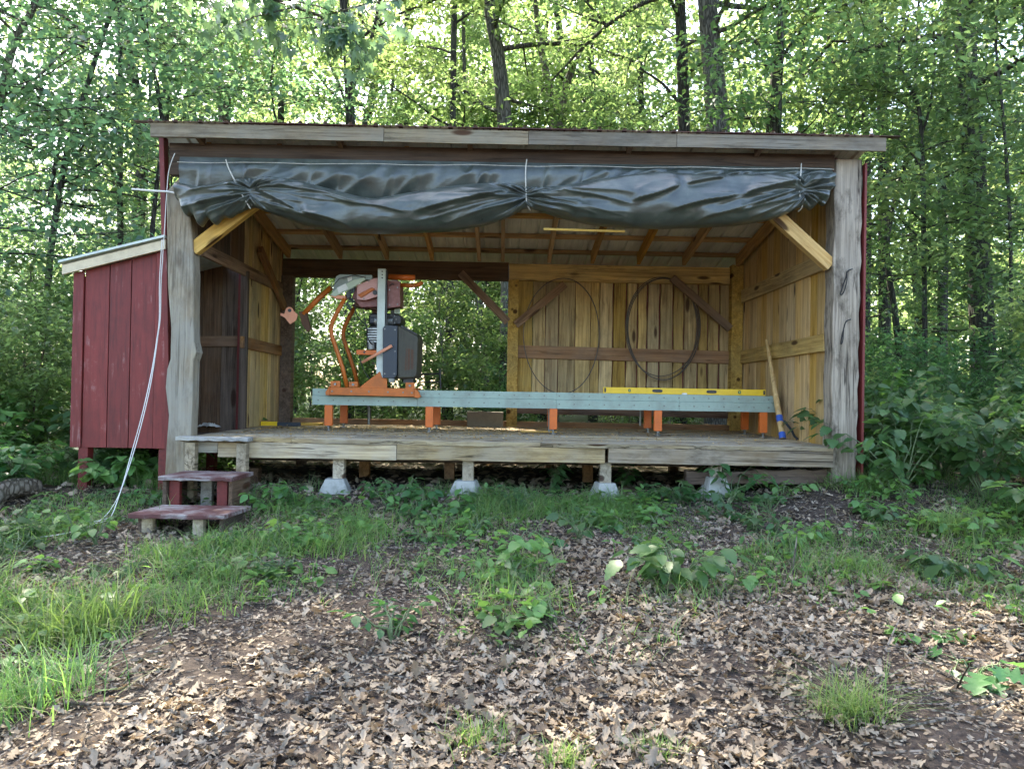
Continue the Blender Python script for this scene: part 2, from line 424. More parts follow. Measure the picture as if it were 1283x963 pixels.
def roofmat(name, c, c2, rough, metal):
    M = Mat(name)
    tc = M.n("TexCoord").outputs["Object"]
    n = M.n("TexNoise", {"Vector": M.n("Mapping", {"Vector": tc, "Scale": (7, 1.2, 1)}).outputs[0], "Scale": 1.5, "Detail": 7., "Roughness": .7}).outputs[0]
    col = M.ramp(n, [(.35, c), (.7, c2)])
    b = M.n("BsdfPrincipled", {"Base Color": col, "Roughness": rough, "Metallic": metal, "Normal": M.bump(n, .1, .004)})
    return M.done(b.outputs[0])
M_rooftop = roofmat("brown_steel_roof", (.08, .028, .022), (.14, .06, .045), .5, 0.1)
M_roofund = roofmat("grey_roof_underside", (.5, .49, .44), (.68, .66, .6), .55, 0.1)

def tarpmat():
    M = Mat("silver_green_tarpaulin")
    tc = M.n("TexCoord").outputs["Object"]
    n = M.n("TexNoise", {"Vector": tc, "Scale": 5.0, "Detail": 7., "Roughness": .65}).outputs[0]
    n2 = M.n("TexNoise", {"Vector": M.n("Mapping", {"Vector": tc, "Scale": (3.2, 8, 14)}).outputs[0], "Scale": 2.0, "Detail": 5., "Roughness": .6, "Distortion": 1.2}).outputs[0]
    wv = M.n("TexNoise", {"Vector": M.n("Mapping", {"Vector": tc, "Scale": (220, 220, 220)}).outputs[0], "Scale": 1.0, "Detail": 1.}).outputs[0]
    c = M.ramp(n, [(.35, (.032, .039, .034)), (.6, (.058, .069, .057)), (.8, (.11, .123, .098))])
    h = M.math("ADD", M.math("MULTIPLY", n2, 1.0), M.math("MULTIPLY", wv, .02))
    b = M.n("BsdfPrincipled", {"Base Color": c, "Roughness": M.math("ADD", M.math("MULTIPLY", n, .25), .2), "Normal": M.bump(h, .16, .02)})
    b.inputs["Specular IOR Level"].default_value = .7
    return M.done(b.outputs[0])
M_tarp = tarpmat()

# vegetation
LF_bright = leafmat("sunlit_maple_leaf", [(.065, .115, .038), (.09, .145, .05), (.055, .1, .035), (.115, .165, .055)], (.29, .41, .13), .55)
LF_deep = leafmat("deep_green_leaf", [(.04, .09, .035), (.055, .115, .042), (.035, .08, .03), (.065, .125, .04)], (.18, .3, .1), .45)
LF_cool = leafmat("midgreen_leaf", [(.045, .1, .045), (.06, .12, .05), (.04, .085, .035)], (.17, .33, .1), .5)
LF_blue = leafmat("glare_blued_leaf", [(.05, .11, .07), (.07, .13, .085), (.045, .095, .06)], (.2, .36, .15), .5, rough=.3, spec=.7)  # cool green, blued and lightened to paint the glare over the left woods
LF_far = leafmat("distant_leaf", [(.08, .15, .045), (.11, .18, .05), (.06, .12, .04)], (.4, .5, .2), .6)
LF_shrub = leafmat("shrub_leaf", [(.04, .11, .035), (.055, .13, .04), (.035, .085, .025)], (.17, .34, .07), .4)
LF_seed = leafmat("seedling_leaf", [(.08, .18, .05), (.11, .23, .055), (.06, .14, .05)], (.24, .44, .08), .4)
LF_grass = leafmat("grass_blade", [(.08, .17, .045), (.11, .22, .055), (.07, .15, .05), (.14, .21, .065), (.27, .24, .13)], (.24, .4, .08), .45, rough=.5)
LF_dead = leafmat("dry_oak_leaf", [(.18, .14, .095), (.3, .243, .17), (.09, .066, .045), (.38, .315, .23), (.21, .155, .1), (.28, .24, .18), (.135, .103, .07)], (.3, .2, .1), .15, rough=.75, spec=.25, nscale=3.0, mott=.55)
B_grey = barkmat("grey_ridged_bark", (.075, .068, .056), (.15, .138, .115), lichen=(.12, .14, .1), lich=.25)
B_dark = barkmat("dark_bark", (.035, .03, .026), (.075, .068, .058), lichen=(.1, .12, .09), lich=.3)
B_brown = barkmat("brown_bark", (.09, .07, .05), (.17, .14, .11))
M_stem = coated("green_stem", (.09, .13, .05), .6, dirt=.2)
M_twig = barkmat("dry_twig_bark", (.09, .07, .055), (.2, .17, .14), lich=.1)

def soilmat():
    M = Mat("forest_floor_soil")
    tc = M.n("TexCoord").outputs["Object"]
    n = M.n("TexNoise", {"Vector": tc, "Scale": 3.0, "Detail": 10., "Roughness": .75}).outputs[0]
    n2 = M.n("TexNoise", {"Vector": tc, "Scale": 38.0, "Detail": 6., "Roughness": .7}).outputs[0]
    v = M.n("TexVoronoi", {"Vector": tc, "Scale": 26.0, "Randomness": 1.0})
    c = M.ramp(n2, [(.3, (.02, .015, .012)), (.5, (.042, .032, .026)), (.7, (.09, .07, .056))])
    cell = M.ramp(M.n("SeparateColor", {0: v.outputs["Color"]}).outputs[0], [(0, (.06, .046, .035)), (.5, (.12, .093, .07)), (1, (.035, .026, .02))])
    c = M.mix(M.math("MULTIPLY", M.ramp(n, [(.4, 0.0), (.6, 1.0)]), .6), c, cell)
    gx = M.n("SeparateXYZ", {0: tc}).outputs
    far = M.ramp(M.math("MULTIPLY", gx[1], .04), [(.36, 0.0), (.6, 1.0)])
    gr = M.mix(n, (.05, .09, .02), (.09, .12, .035))
    c = M.mix(M.math("MULTIPLY", far, .75), c, gr)
    h = M.math("ADD", M.math("MULTIPLY", n2, .6), M.math("MULTIPLY", v.outputs["Distance"], .6))
    b = M.n("BsdfPrincipled", {"Base Color": c, "Roughness": .95, "Normal": M.bump(h, .9, .02)})
    b.inputs["Specular IOR Level"].default_value = .15
    return M.done(b.outputs[0])
M_soil = soilmat()
# ------------------------------------------------------------------ ground
def build_ground():
    xs = np.unique(np.concatenate([np.linspace(-400, -20, 24), np.linspace(-20, -6.2, 40), np.linspace(-6, 6, 200), np.linspace(6.2, 20, 40), np.linspace(20, 400, 24)]))
    ys = np.unique(np.concatenate([np.linspace(-60, -1, 16), np.linspace(-1, 8, 160), np.linspace(8.1, 25, 60), np.linspace(25, 600, 34)]))
    X, Y = np.meshgrid(xs, ys)
    Z = gz(X, Y)
    near = (np.abs(X) < 6.5) & (Y < 9) & (Y > -1)
    Z = Z + near * (rng.normal(0, .005, X.shape) + .012 * np.sin(X * 9 + 1.3 * Y) * np.sin(Y * 8 - X * 2))
    v = np.stack([X, Y, Z], -1).reshape(-1, 3)
    ny, nx = X.shape
    i = np.arange(ny - 1)[:, None] * nx + np.arange(nx - 1)[None]
    f = np.stack([i, i + 1, i + nx + 1, i + nx], -1).reshape(-1, 4)
    me = fast_mesh("ground", v, f, M_soil, smooth=True)
    tag(mesh_obj("ground", me), "brown forest floor of soil and old leaves", kind="structure")
build_ground()

# ------------------------------------------------------------------ shed
shed = thing("timber_shed", (0.09, 7.0, 0.0), "open fronted timber sawmill shed with a raised plank deck and shed roof", "shed")
XL, XR, YF, YB = -2.95, 3.13, 7.0, 9.9
DECK = 0.53
roof_z = lambda y: 3.405 - 0.18 * (y - 6.85)         # underside of the roof sheet

def boards(name, origin, u, length, z0, z1, mat, parent, t=.025, bw=.19, gap=.006, wav=.0, jit=.03, n=(0, 1, 0), bev=0, segs=9, zj=.0):
    """vertical boards along direction u from origin; z0(u), z1(u) functions; n = thickness direction"""
    o = Vector(origin); u = Vector(u).normalized(); nn = Vector(n).normalized()
    mb = MB(); p = 0.0
    while p < length - .02:
        w = min(bw * random.uniform(.72, 1.2), length - p)
        if length - p - w < .06: w = length - p
        a, b = p + gap * random.uniform(.3, 1.4) / 2, p + w - gap * random.uniform(.3, 1.4) / 2
        off = random.uniform(-jit, jit) * .25
        ph = random.uniform(0, 9); v = []; f = []
        jz0, jz1 = random.uniform(-1, 1) * zj, 0
        for i in range(segs + 1):
            k = i / segs
            w1 = wav * (math.sin(ph + k * 7) * .6 + random.uniform(-.5, .5)); w2 = wav * (math.sin(ph * 2 + k * 9) * .6 + random.uniform(-.5, .5))
            for (s, q) in ((a + abs(w1), 0), (b - abs(w2), 0), (b - abs(w2) * .4, t), (a + abs(w1) * .4, t)):
                z = (z0(s) + jz0) * (1 - k) + z1(s) * k
                pt = o + u * s + nn * (q + off)
                v.append((pt.x, pt.y, z))
        for i in range(segs):
            for k in range(4):
                x, y = i * 4 + k, i * 4 + (k + 1) % 4
                f.append((x, y, y + 4, x + 4))
        f += [(0, 1, 2, 3), tuple(segs * 4 + q for q in (3, 2, 1, 0))]
        mb.add(v, f); p += w
    return obj(name, mb, mat, parent, bevel=bev)

# --- deck: planks along X, the front one with a live edge; joists and rim under it
mb = MB(); y = 6.93
first = True
while y < 9.78:
    w = .2 * random.uniform(.8, 1.15)
    x0 = -2.94 if y > 7.15 else -3.02
    cuts = [x0] + sorted(random.uniform(-2.2, 2.6) for _ in range(1)) + [3.12]
    if first: cuts = [-3.02, -1.98, .35, 3.1]
    for a, b in zip(cuts[:-1], cuts[1:]):
        v = []; f = []; S = 28; dz = random.uniform(-.004, .004)
        for i in range(S + 1):
            x = a + .002 + (b - a - .004) * i / S
            e = (.018 * math.sin(x * 5.1) + random.uniform(-.01, .012)) if first else random.uniform(-.002, .002)
            yf = y + .003 + (e if first else 0); yb = y + w - .004
            z = DECK + dz + (random.uniform(-.003, .004) if first else random.uniform(-.0015, .0015)); th = .045
            v += [(x, yf + (.02 if first else 0), z - th), (x, yb, z - th), (x, yb, z), (x, yf, z - (.006 if first else 0))]
        for i in range(S):
            for k in range(4):
                p, q = i * 4 + k, i * 4 + (k + 1) % 4
                f.append((p, q, q + 4, p + 4))
        f += [(0, 1, 2, 3), tuple(S * 4 + q for q in (3, 2, 1, 0))]
        mb.add(v, f)
    first = False; y += w
W_deck = wood("deck_planks_X", (.54, .42, .25), (.28, .2, .11), "X", greyamt=.45, grey=(.36, .33, .28), var=.3, grime=.5, crack=.9)
W_edge = wood("split_grey_edge_X", (.42, .4, .36), (.2, .19, .17), "X", greyamt=.6, grey=(.34, .35, .36), knots=.4, grime=.9)
obj("deck_floor", mb, W_deck, shed)
W_rim1 = wood('tan_rim_X', (.44, .34, .2), (.25, .17, .09), 'X', greyamt=.5, grey=(.33, .3, .25), grime=.55, crack=.9)
W_rim2 = wood('brown_rim_X', (.3, .24, .17), (.15, .11, .07), 'X', greyamt=.5, grey=(.24, .22, .19), grime=.7, crack=.9)
# rim boards under the front edge, three lengths
for a, b, yy, m in ((-2.66, -1.0, 6.975, W_deck), (-.997, .955, 6.985, W_rim1), (.985, 3.1, 6.97, W_rim2)):
    beam("rim_joist", (a, yy, .413), (b, yy, .408), .05, .14, m, shed, seg=14, wav=.002)
beam("rim_joist", (-2.93, 6.99, .43), (-2.67, 6.99, .43), .04, .1, W_grey["X"], shed)
for i in range(9):
    x = -2.6 + i * .69
    beam("floor_joist", (x, 7.02, .405), (x, 9.7, .405), .045, .14, W_dark["Y"], shed)
for yy in (8.35, 9.6):
    beam("floor_beam", (-2.9, yy, .26), (3.1, yy, .26), .12, .14, W_dark["X"], shed)
for x in (-1.55, -.33, .97, 2.02):
    beam("deck_post", (x, 7.06, .15 if x < 2 else .22), (x, 7.06, .34), .105, .105, W_tan["Z"], shed, (0, 1, 0))
for x, yy in ((-2.5, 7.5), (-.6, 8.35), (-1.55, 8.35), (.95, 8.35), (2.3, 8.35), (-2.6, 9.6), (-.7, 9.6), (.6, 9.6), (2.2, 9.6)):
    beam("deck_post", (x, yy, -.05), (x, yy, .19), .11, .11, W_brown["Z"] if x > -2.4 else W_dark["Z"], shed, (0, 1, 0))
beam("sill_log", (1.75, 7.13, .2), (3.1, 7.13, .24), .12, .13, W_dark["X"], shed, wav=.012)
beam("back_sill", (-2.78, 9.84, DECK + .035), (3.0, 9.84, DECK + .035), .1, .075, W_brown["X"], shed, wav=.002)

# --- corner posts
pl = [(213, 196), (221, 196), (231, 215), (238, 262), (241, 300), (243, 345), (242, 400), (243, 428), (246, 441), (242, 452), (241, 500), (239, 545), (237, 565), (235, 598), (206, 600), (208, 560), (211, 520), (207, 485), (209, 462), (213, 450), (214, 410), (210, 360), (209, 300), (208, 240)]
mb = MB(); mb.prism([at(a, b, 6.955 if 0 else 7.0) for a, b in pl[2:]] , (0, .16, 0))
obj("corner_post", mb, W_ash["Z"], shed, bevel=.012)
mb = MB(); v = []; f = []; S = 26
for i in range(S + 1):
    k = i / S; z = .1 + 3.16 * k
    xa = 3.105 + .0 * k + .006 * math.sin(i * 1.3); xb = 3.345 + .028 * k + .008 * math.sin(i * 2.1 + 1)
    v += [(xa, 7.0 + random.uniform(0, .004), z), (xb, 7.0 + random.uniform(0, .006), z), (xb, 7.2, z), (xa, 7.2, z)]
for i in range(S):
    for k in range(4):
        a, b = i * 4 + k, i * 4 + (k + 1) % 4
        f.append((a, b, b + 4, a + 4))
f += [(0, 1, 2, 3), tuple(S * 4 + q for q in (3, 2, 1, 0))]
mb.add(v, f)
W_birch = wood("flaking_bark_post_Z", (.38, .31, .225), (.12, .09, .06), "Z", greyamt=.45, grey=(.3, .26, .205), crack=1.0, grime=1.0, knots=.4)
obj("corner_post", mb, W_birch, shed, bevel=.01)
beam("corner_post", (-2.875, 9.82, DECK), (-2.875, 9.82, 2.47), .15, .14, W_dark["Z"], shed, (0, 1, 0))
beam("corner_post", (3.055, 9.82, DECK), (3.055, 9.82, 2.72), .15, .14, W_rough["Z"], shed, (0, 1, 0))
beam("middle_post", (.1, 9.82, DECK), (.1, 9.82, 2.47), .14, .12, W_rough["Z"], shed, (0, 1, 0))
# --- beams
W_header = wood("stained_header_X", (.085, .055, .036), (.035, .022, .015), "X", greyamt=.3, grey=(.07, .06, .05))
beam("header_beam", (-3.18, 7.015, 3.125), (3.09, 7.015, 3.14), .09, .3, W_header, shed)
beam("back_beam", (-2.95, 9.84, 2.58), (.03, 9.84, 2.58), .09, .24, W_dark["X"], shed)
beam("back_beam", (.035, 9.825, 2.575), (2.96, 9.825, 2.575), .09, .22, W_rough["X"], shed)
# --- roof
mb = MB(); xs = []
x = -3.31; 
prof = []
while x < 3.44:
    for dx, dz in ((0, 0), (.012, .022), (.036, .022), (.048, 0), (.09, 0), (.095, .004), (.105, .004), (.11, 0), (.15, 0), (.155, .004), (.165, .004), (.17, 0)):
        if x + dx < 3.44: prof.append((x + dx, dz))
    x += .229
ys = np.linspace(6.8, 10.45, 12); n = len(prof)
for side, mat in ((0.006, 0), (0.0, 1)):
    v = [(px, yy, roof_z(yy) + dz + side + .004 * math.sin(px * 3 + yy * 2)) for yy in ys for px, dz in prof]
    f = [(j * n + i, j * n + i + 1, (j + 1) * n + i + 1, (j + 1) * n + i) for j in range(len(ys) - 1) for i in range(n - 1)]
    mb.add(v, f, mat)
obj("roof", mb, [M_rooftop, M_roofund], shed, fix=False)
mb = MB(); mb.bb(-3.43, 3.62, 6.79, 6.86, roof_z(6.82) + .001, roof_z(6.82) + .005); obj("drip_edge", mb, M_rooftop, shed)
for a, b, dz in ((-3.285, -1.15, 0.0), (-1.147, .18, -.004), (.183, 1.55, .0), (1.553, 3.495, .004)):
    beam("fascia_board", (a, 6.825, 3.338 + dz), (b, 6.825, 3.338 + dz), .03, .128, M_fascia, shed, seg=12, wav=.0015)
for yy in (6.9, 7.45, 8.06, 8.67, 9.28, 9.8):
    beam("purlin", (-3.2, yy, roof_z(yy) - .022), (3.38, yy, roof_z(yy) - .022), .085, .038, W_rafter["X"], shed, (0, -.17 * -1, 1))
for x in (-2.86, -2.18, -1.57, -.98, -.36, -.05, .56, 1.13, 1.74, 2.34, 3.05):
    beam("rafter", (x + random.uniform(-.01, .01), 7.065, roof_z(7.065) - .112), (x, 9.775, roof_z(9.775) - .112), .045, .14, W_rafter["X"], shed)
for x in (-2.86, -1.57, -.36, 1.13, 2.34):
    beam("rafter_tail", (x, 6.845, roof_z(6.845) - .09), (x, 6.965, roof_z(6.965) - .09), .045, .09, W_dark["X"], shed)  # tails in darker timber than the rafters: eave shadow put into the colour
# --- knee braces (front pair are fresh pine)
beam("knee_brace", at(243, 313, 7.07), at(322, 252, 7.07), .09, .12, W_pine["X"], shed, (0, 0, 1))
beam("knee_brace", at(1040, 333, 7.07), at(962, 262, 7.07), .09, .12, W_pine["X"], shed, (0, 0, 1))
beam("knee_brace", at(577, 342, 9.75), at(636, 403, 9.75), .05, .1, W_brown["X"], shed)
beam("knee_brace", at(708, 356, 9.73), at(646, 407, 9.73), .05, .1, W_brown["X"], shed)
beam("knee_brace", at(842, 348, 9.73), at(915, 412, 9.73), .05, .1, W_brown["X"], shed)
beam("knee_brace", (-2.9, 8.75, 2.62), (-2.9, 9.76, 2.05), .05, .1, W_brown["X"], shed)
# --- back wall right half: boards, rails
wt = lambda s: 2.55
boards("back_wall", (.17, 9.885, 0), (1, 0, 0), 1.08, lambda s: .72, wt, W_rough["Z"], shed, wav=.004, n=(0, 1, 0), zj=.03)
boards("back_wall", (1.25, 9.885, 0), (1, 0, 0), 1.75, lambda s: .74, wt, W_grey["Z"] if False else W_rough["Z"], shed, bw=.16, wav=.016, gap=.012, n=(0, 1, 0), zj=.05)
boards("outer_cladding", (.1, 9.93, 0), (1, 0, 0), 3.1, lambda s: .74, lambda s: 2.7, M_red, shed, bw=.25, n=(0, 1, 0))
beam("wall_rail", (.17, 9.865, 1.53), (2.98, 9.865, 1.5), .035, .17, W_brown["X"], shed)
beam("wall_rail", (.17, 9.865, .76), (2.98, 9.865, .74), .035, .1, W_brown["X"], shed)
# --- right wall
boards("side_wall", (3.14, 7.2, 0), (0, 1, 0), 2.72, lambda s: DECK - .1, lambda s: roof_z(7.2 + s) - .01, W_pine["Z"], shed, wav=.002, n=(1, 0, 0), bw=.22)
boards("outer_cladding", (3.2, 7.2, 0), (0, 1, 0), 2.8, lambda s: .3, lambda s: roof_z(7.2 + s) - .01, M_red, shed, bw=.25, n=(1, 0, 0))
mb = MB(); mb.bb(3.385, 3.408, 6.99, 7.22, .1, 3.22); obj("corner_trim", mb, M_red, shed, bevel=.003)
for z in (2.3, 1.5):
    beam("wall_rail", (3.12, 7.2, z + .03), (3.12, 9.75, z), .035, .17, W_rough["X"], shed)
# --- left wall: open to the lean-to in front, boarded behind
boards("side_wall", (-2.96, 8.4, 0), (0, 1, 0), 1.4, lambda s: DECK, lambda s: roof_z(8.4 + s) - .02, W_rough["Z"], shed, bw=.15, wav=.004, n=(-1, 0, 0))
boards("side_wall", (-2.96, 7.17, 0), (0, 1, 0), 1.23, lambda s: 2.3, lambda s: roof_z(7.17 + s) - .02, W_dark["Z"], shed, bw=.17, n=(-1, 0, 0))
boards("outer_cladding", (-3.0, 8.4, 0), (0, 1, 0), 1.6, lambda s: .4, lambda s: roof_z(8.4 + s) - .02, M_red, shed, bw=.25, n=(-1, 0, 0))
for z in (2.32, 1.5):
    beam("wall_rail", (-2.94, 8.3 if z < 2 else 7.2, z), (-2.94, 9.75, z - .02), .035, .13, W_brown["X"], shed)
beam("wall_rail", (-2.94, 8.38, DECK), (-2.94, 8.38, 2.3), .06, .08, W_dark["X"], shed, (1, 0, 0))
mb = MB(); mb.prism([at(a, b, 7.05) for a, b in ((198.5, 170), (205, 170), (209, 330), (211, 450), (212, 592), (206, 592), (206, 450), (203, 330))], (0, .1, 0))
obj("corner_trim", mb, M_red, shed, bevel=.003)
# --- lean-to on the left: part of the shed with its own panel, roof, legs
lean = bpy.data.objects.new("lean_to", None); COL.objects.link(lean); lean.empty_display_size = .1
place(lean, shed, Matrix.Translation(Vector((-3.7, 7.1, .4))))
lean["label"] = "red board lean-to with a cream edged metal roof"
lz = lambda X: 2.3 - (-3.2 - X) * .27
LX0, LX1, LY0, LY1 = -4.115, -3.19, 7.1, 8.55
mb = MB()
px = LX0
for w in (.105, .235, .205, .235, .145):
    v = []; S = 8
    for i in range(S + 1):
        k = i / S
        for (x, yy) in ((px + .004, LY0 - .0), (px + w - .004, LY0), (px + w - .004, LY0 + .025), (px + .004, LY0 + .025)):
            v.append((x, yy + (0 if w > .15 else -.016), .4 * (1 - k) + lz(x) * k))
    f = [(i * 4 + k, i * 4 + (k + 1) % 4, i * 4 + (k + 1) % 4 + 4, i * 4 + k + 4) for i in range(S) for k in range(4)]
    mb.add(v, f + [(0, 1, 2, 3), tuple(S * 4 + q for q in (3, 2, 1, 0))]); px += w
obj("front_panel", mb, M_red, lean, bevel=.003)
boards("back_panel", (LX0, LY1, 0), (1, 0, 0), LX1 - LX0 + .2, lambda s: .4, lambda s: lz(LX0 + s) + .12, W_dark["Z"], lean, n=(0, 1, 0))
boards("end_panel", (LX0 + .005, LY0 + .03, 0), (0, 1, 0), LY1 - LY0 - .03, lambda s: .4, lambda s: lz(LX0), M_red, lean, n=(-1, 0, 0))
beam("wall_rail", (LX0 + .03, LY1 - .022, 1.5), (LX1 + .15, LY1 - .022, 1.52), .035, .12, W_brown["X"], lean)
mb = MB(); mb.bb(LX0 + .03, LX1 + .2, LY0 + .03, LY1 - .005, .43, .47); obj("floor_board", mb, W_dark["Y"], lean)
mb = MB()
x0, x1 = -4.19, -3.225
for j, (ya, yb, za, zb, m) in enumerate(((7.03, 7.06, -.005, .085, 0),)):
    mb.prism([(x0, ya, lz(x0) + za), (x1, ya, lz(x1) + za), (x1, ya, lz(x1) + zb), (x0, ya, lz(x0) + zb)], (0, yb - ya, 0))
obj("roof_edge", mb, M_cream, lean, bevel=.003)
mb = MB(); v = []; f = []; S = 40
for i in range(S + 1):
    yy = 7.0 + 1.65 * i / S; dz = .012 * (1 if (i % 6) in (0, 1) else 0)
    v += [(x0 - .02, yy, lz(x0) + .09 + dz), (x1, yy, lz(x1) + .09 + dz), (x1, yy, lz(x1) + .112 + dz), (x0 - .02, yy, lz(x0) + .112 + dz)]
for i in range(S):
    for k in range(4):
        a, b = i * 4 + k, i * 4 + (k + 1) % 4; f.append((a, b, b + 4, a + 4))
f += [(0, 1, 2, 3), tuple(S * 4 + q for q in (3, 2, 1, 0))]
mb.add(v, f); obj("roof", mb, M_mast, lean)
for x, yy in ((-4.0, 7.16), (-4.0, 8.45), (-3.24, 7.16), (-3.3, 8.45)):
    beam("leg", (x, yy, g1(x, yy) - .1), (x, yy, .43), .09, .1, M_red, lean, (0, 1, 0))

# ------------------------------------------------------------------ concrete piers
def pier(x, y, label, s=1.0, rot=.1):
    zb = g1(x, y) - .05; zt = .152 if x < 1.5 else .222
    mb = MB(); lev = [(0, .15), (.3, .143), (.85, .098), (1.0, .088)]
    v = []
    for k, w in lev:
        for a, b in ((-1, -1), (0, -1.02), (1, -1), (1.02, 0), (1, 1), (0, 1.02), (-1, 1), (-1.02, 0)):
            X, Y_ = a * w * s + random.uniform(-.003, .003), b * w * s + random.uniform(-.003, .003)
            v.append((x + X * math.cos(rot) - Y_ * math.sin(rot), y + X * math.sin(rot) + Y_ * math.cos(rot), zb + (zt - zb) * k))
    f = [(i * 8 + k, i * 8 + (k + 1) % 8, i * 8 + 8 + (k + 1) % 8, i * 8 + 8 + k) for i in range(3) for k in range(8)]
    f += [tuple(range(8))[::-1], tuple(range(24, 32))]
    mb.add(v, f)
    tag(obj("pier_block", mb, M_conc, None, bevel=.008), label, "pier block", "concrete blocks under the front of the deck")
pier(-1.58, 7.03, "tapered concrete pier block under the deck nearest the wooden steps", 1.0)
pier(-.35, 7.05, "tapered concrete pier block under the deck second to the right of the steps", 1.05, -.12)
pier(.97, 7.05, "concrete pier block under the middle of the deck half hidden by leafy seedlings", .9, .2)
pier(2.02, 7.05, "concrete pier block hidden by green leaves under the right end of the deck", .9)

# ------------------------------------------------------------------ wooden steps
st = thing("wooden_steps", (-2.6, 6.4, -.1), "two rough wooden steps with worn red painted treads leading up to the deck", "steps")
def tread(x0, x1, y0, y1, z, skew):
    mb = MB(); S = 16; v = []
    for i in range(S + 1):
        x = x0 + (x1 - x0) * i / S
        e = random.uniform(-.008, .008)
        v += [(x, y0 + e, z - .034 + e * .3), (x + skew, y1, z - .034), (x + skew, y1, z + random.uniform(0, .003)), (x, y0 + e, z + random.uniform(-.002, .004))]
    f = [(i * 4 + k, i * 4 + (k + 1) % 4, i * 4 + (k + 1) % 4 + 4, i * 4 + k + 4) for i in range(S) for k in range(4)]
    mb.add(v, f + [(0, 1, 2, 3), tuple(S * 4 + q for q in (3, 2, 1, 0))])
    obj("tread", mb, M_tread, st, bevel=.004)
tread(-2.94, -2.31, 6.36, 6.82, .225, .03)
tread(-2.92, -2.17, 5.82, 6.3, -.005, .05)
mb = MB(); v = []; S = 18
for i in range(S + 1):
    x = -2.985 + .66 * i / S; e = random.uniform(-.012, .012); q = .004 * math.sin(i * 1.7)
    v += [(x, 6.79 + e, DECK - .028 + q), (x, 6.925, DECK - .03), (x, 6.925, DECK + .008), (x, 6.785 + e, DECK + .006 + q)]
mb.add(v, [(i * 4 + k, i * 4 + (k + 1) % 4, i * 4 + (k + 1) % 4 + 4, i * 4 + k + 4) for i in range(S) for k in range(4)] + [(0, 1, 2, 3), tuple(S * 4 + q for q in (3, 2, 1, 0))])
obj("tread", mb, W_edge, st, bevel=.004)["label"] = "split grey top board level with the deck"
for x in (-2.87, -2.4):
    beam("support_post", (x, 6.87, g1(x, 6.87) - .05), (x, 6.87, .482), .09, .085, W_tan["Z"], st, (0, 1, 0))
for x in (-2.83, -2.42):
    beam("riser_post", (x, 6.46, g1(x, 6.4) - .05), (x, 6.46, .19), .09, .05, M_red, st, (0, 1, 0))
beam("riser_post", (-2.65, 6.7, g1(-2.65, 6.7) - .05), (-2.65, 6.7, .19), .1, .06, W_grey["Z"], st, (0, 1, 0))
for x in (-2.8, -2.4):
    beam("riser_post", (x, 5.92, g1(x, 5.9) - .08), (x, 5.92, -.041), .085, .06, W_tan["Z"], st, (0, 1, 0))
for z0, z1, y0, y1 in ((.19, -.1, 6.4, 6.85), (-.041, -.2, 5.9, 6.35)):
    for x in (-2.335, -2.9) if z0 > 0 else (-2.22, -2.86):
        mb = MB(); mb.bb(x - .016, x + .016, y0, y1, z1 - .04 if z0 > 0 else z1 + .02, z0); obj("side_board", mb, W_dark["Y"], st, bevel=.003)
# ------------------------------------------------------------------ sawmill track
YR = 8.25; YK = 9.0
track = thing("sawmill_track", (.46, 8.6, DECK), "long galvanised steel sawmill track with bolted rails on short orange legs", "sawmill track")
X0, X1 = -2.13, 3.03
def rail(y, face):
    """folded steel rail: ledge on top, two stepped faces towards the camera side"""
    sec = [(0, .82), (0, .918), (.012, .925), (.012, 1.0), (.05, 1.0), (.05, .985), (.02, .982), (.02, .83), (.05, .826), (.05, .82)]
    cuts = [X0, -1.1 + .14, .58, 1.95, X1]
    mb = MB()
    for a, b in zip(cuts[:-1], cuts[1:]):
        p = [(a + .0015, y + face * s, z - .004) for s, z in sec]
        mb.prism(p, (b - a - .003, 0, 0))
    r = obj("rail", mb, M_galv, track)
    if face < 0: return r
    mb = MB(); mb.tube([(0, y - .009, 0), (0, y + .001, 0)], .0085, 6)
    bolt = None; x = X0 + .07
    while x < X1 - .03:
        for z, s in ((.958, .012), (.868, 0)):
            if bolt is None:
                bolt = obj("bolt", mb, M_bolt, r); base = bolt.location.copy(); c = bolt
            else: c = bolt.copy(); COL.objects.link(c)
            c.location = base + Vector((x, s, z))
        x += .167
    for o in list(r.children): pass
    return r
rail(YR, 1); rail(YK, -1)
for x in (-1.95, -.83, .55, 1.72, 2.9):
    for y, dx in ((YR + .03, 0), (YK - .03, .02)):
        lg = MB(); lg.bb(x + dx - .043, x + dx + .043, y - .02, y + .035, DECK + .055, .822)
        l = obj("leg", lg, M_orange, track, bevel=.004)
        ft = MB(); ft.tube([(x + dx, y, DECK + .001), (x + dx, y, DECK + .012)], .045, 12); ft.tube([(x + dx, y, DECK + .012), (x + dx, y, DECK + .06)], .012, 8)
        ft.tube([(x + dx, y, DECK + .035), (x + dx, y, DECK + .05)], .021, 6)
        obj("levelling_foot", ft, M_bolt, l)
for x in (-1.95, -.83, .55, 1.72, 2.9):
    mb = MB(); mb.bb(x - .03, x + .03, YR + .051, YK - .051, .84, .92); obj("cross_bunk", mb, M_galv, track, bevel=.003)
mb = MB(); mb.tube([at(688, 507, 8.4), at(688, 541, 8.4)], .012, 8); obj("support_rod", mb, M_bolt, track)
mb = MB(); mb.tube([at(803, 506, 8.8), at(802, 533, 8.8)], .014, 8); obj("support_rod", mb, M_bolt, track)
mb = MB(); mb.tube([at(462, 505, 8.8), at(462, 532, 8.8)], .016, 8); obj("support_rod", mb, M_bolt, track)
mb = MB(); mb.bb(3.03, 3.07, YR + .02, YR + .2, .92, 1.0); obj("end_stop", mb, M_steel, track, bevel=.003)

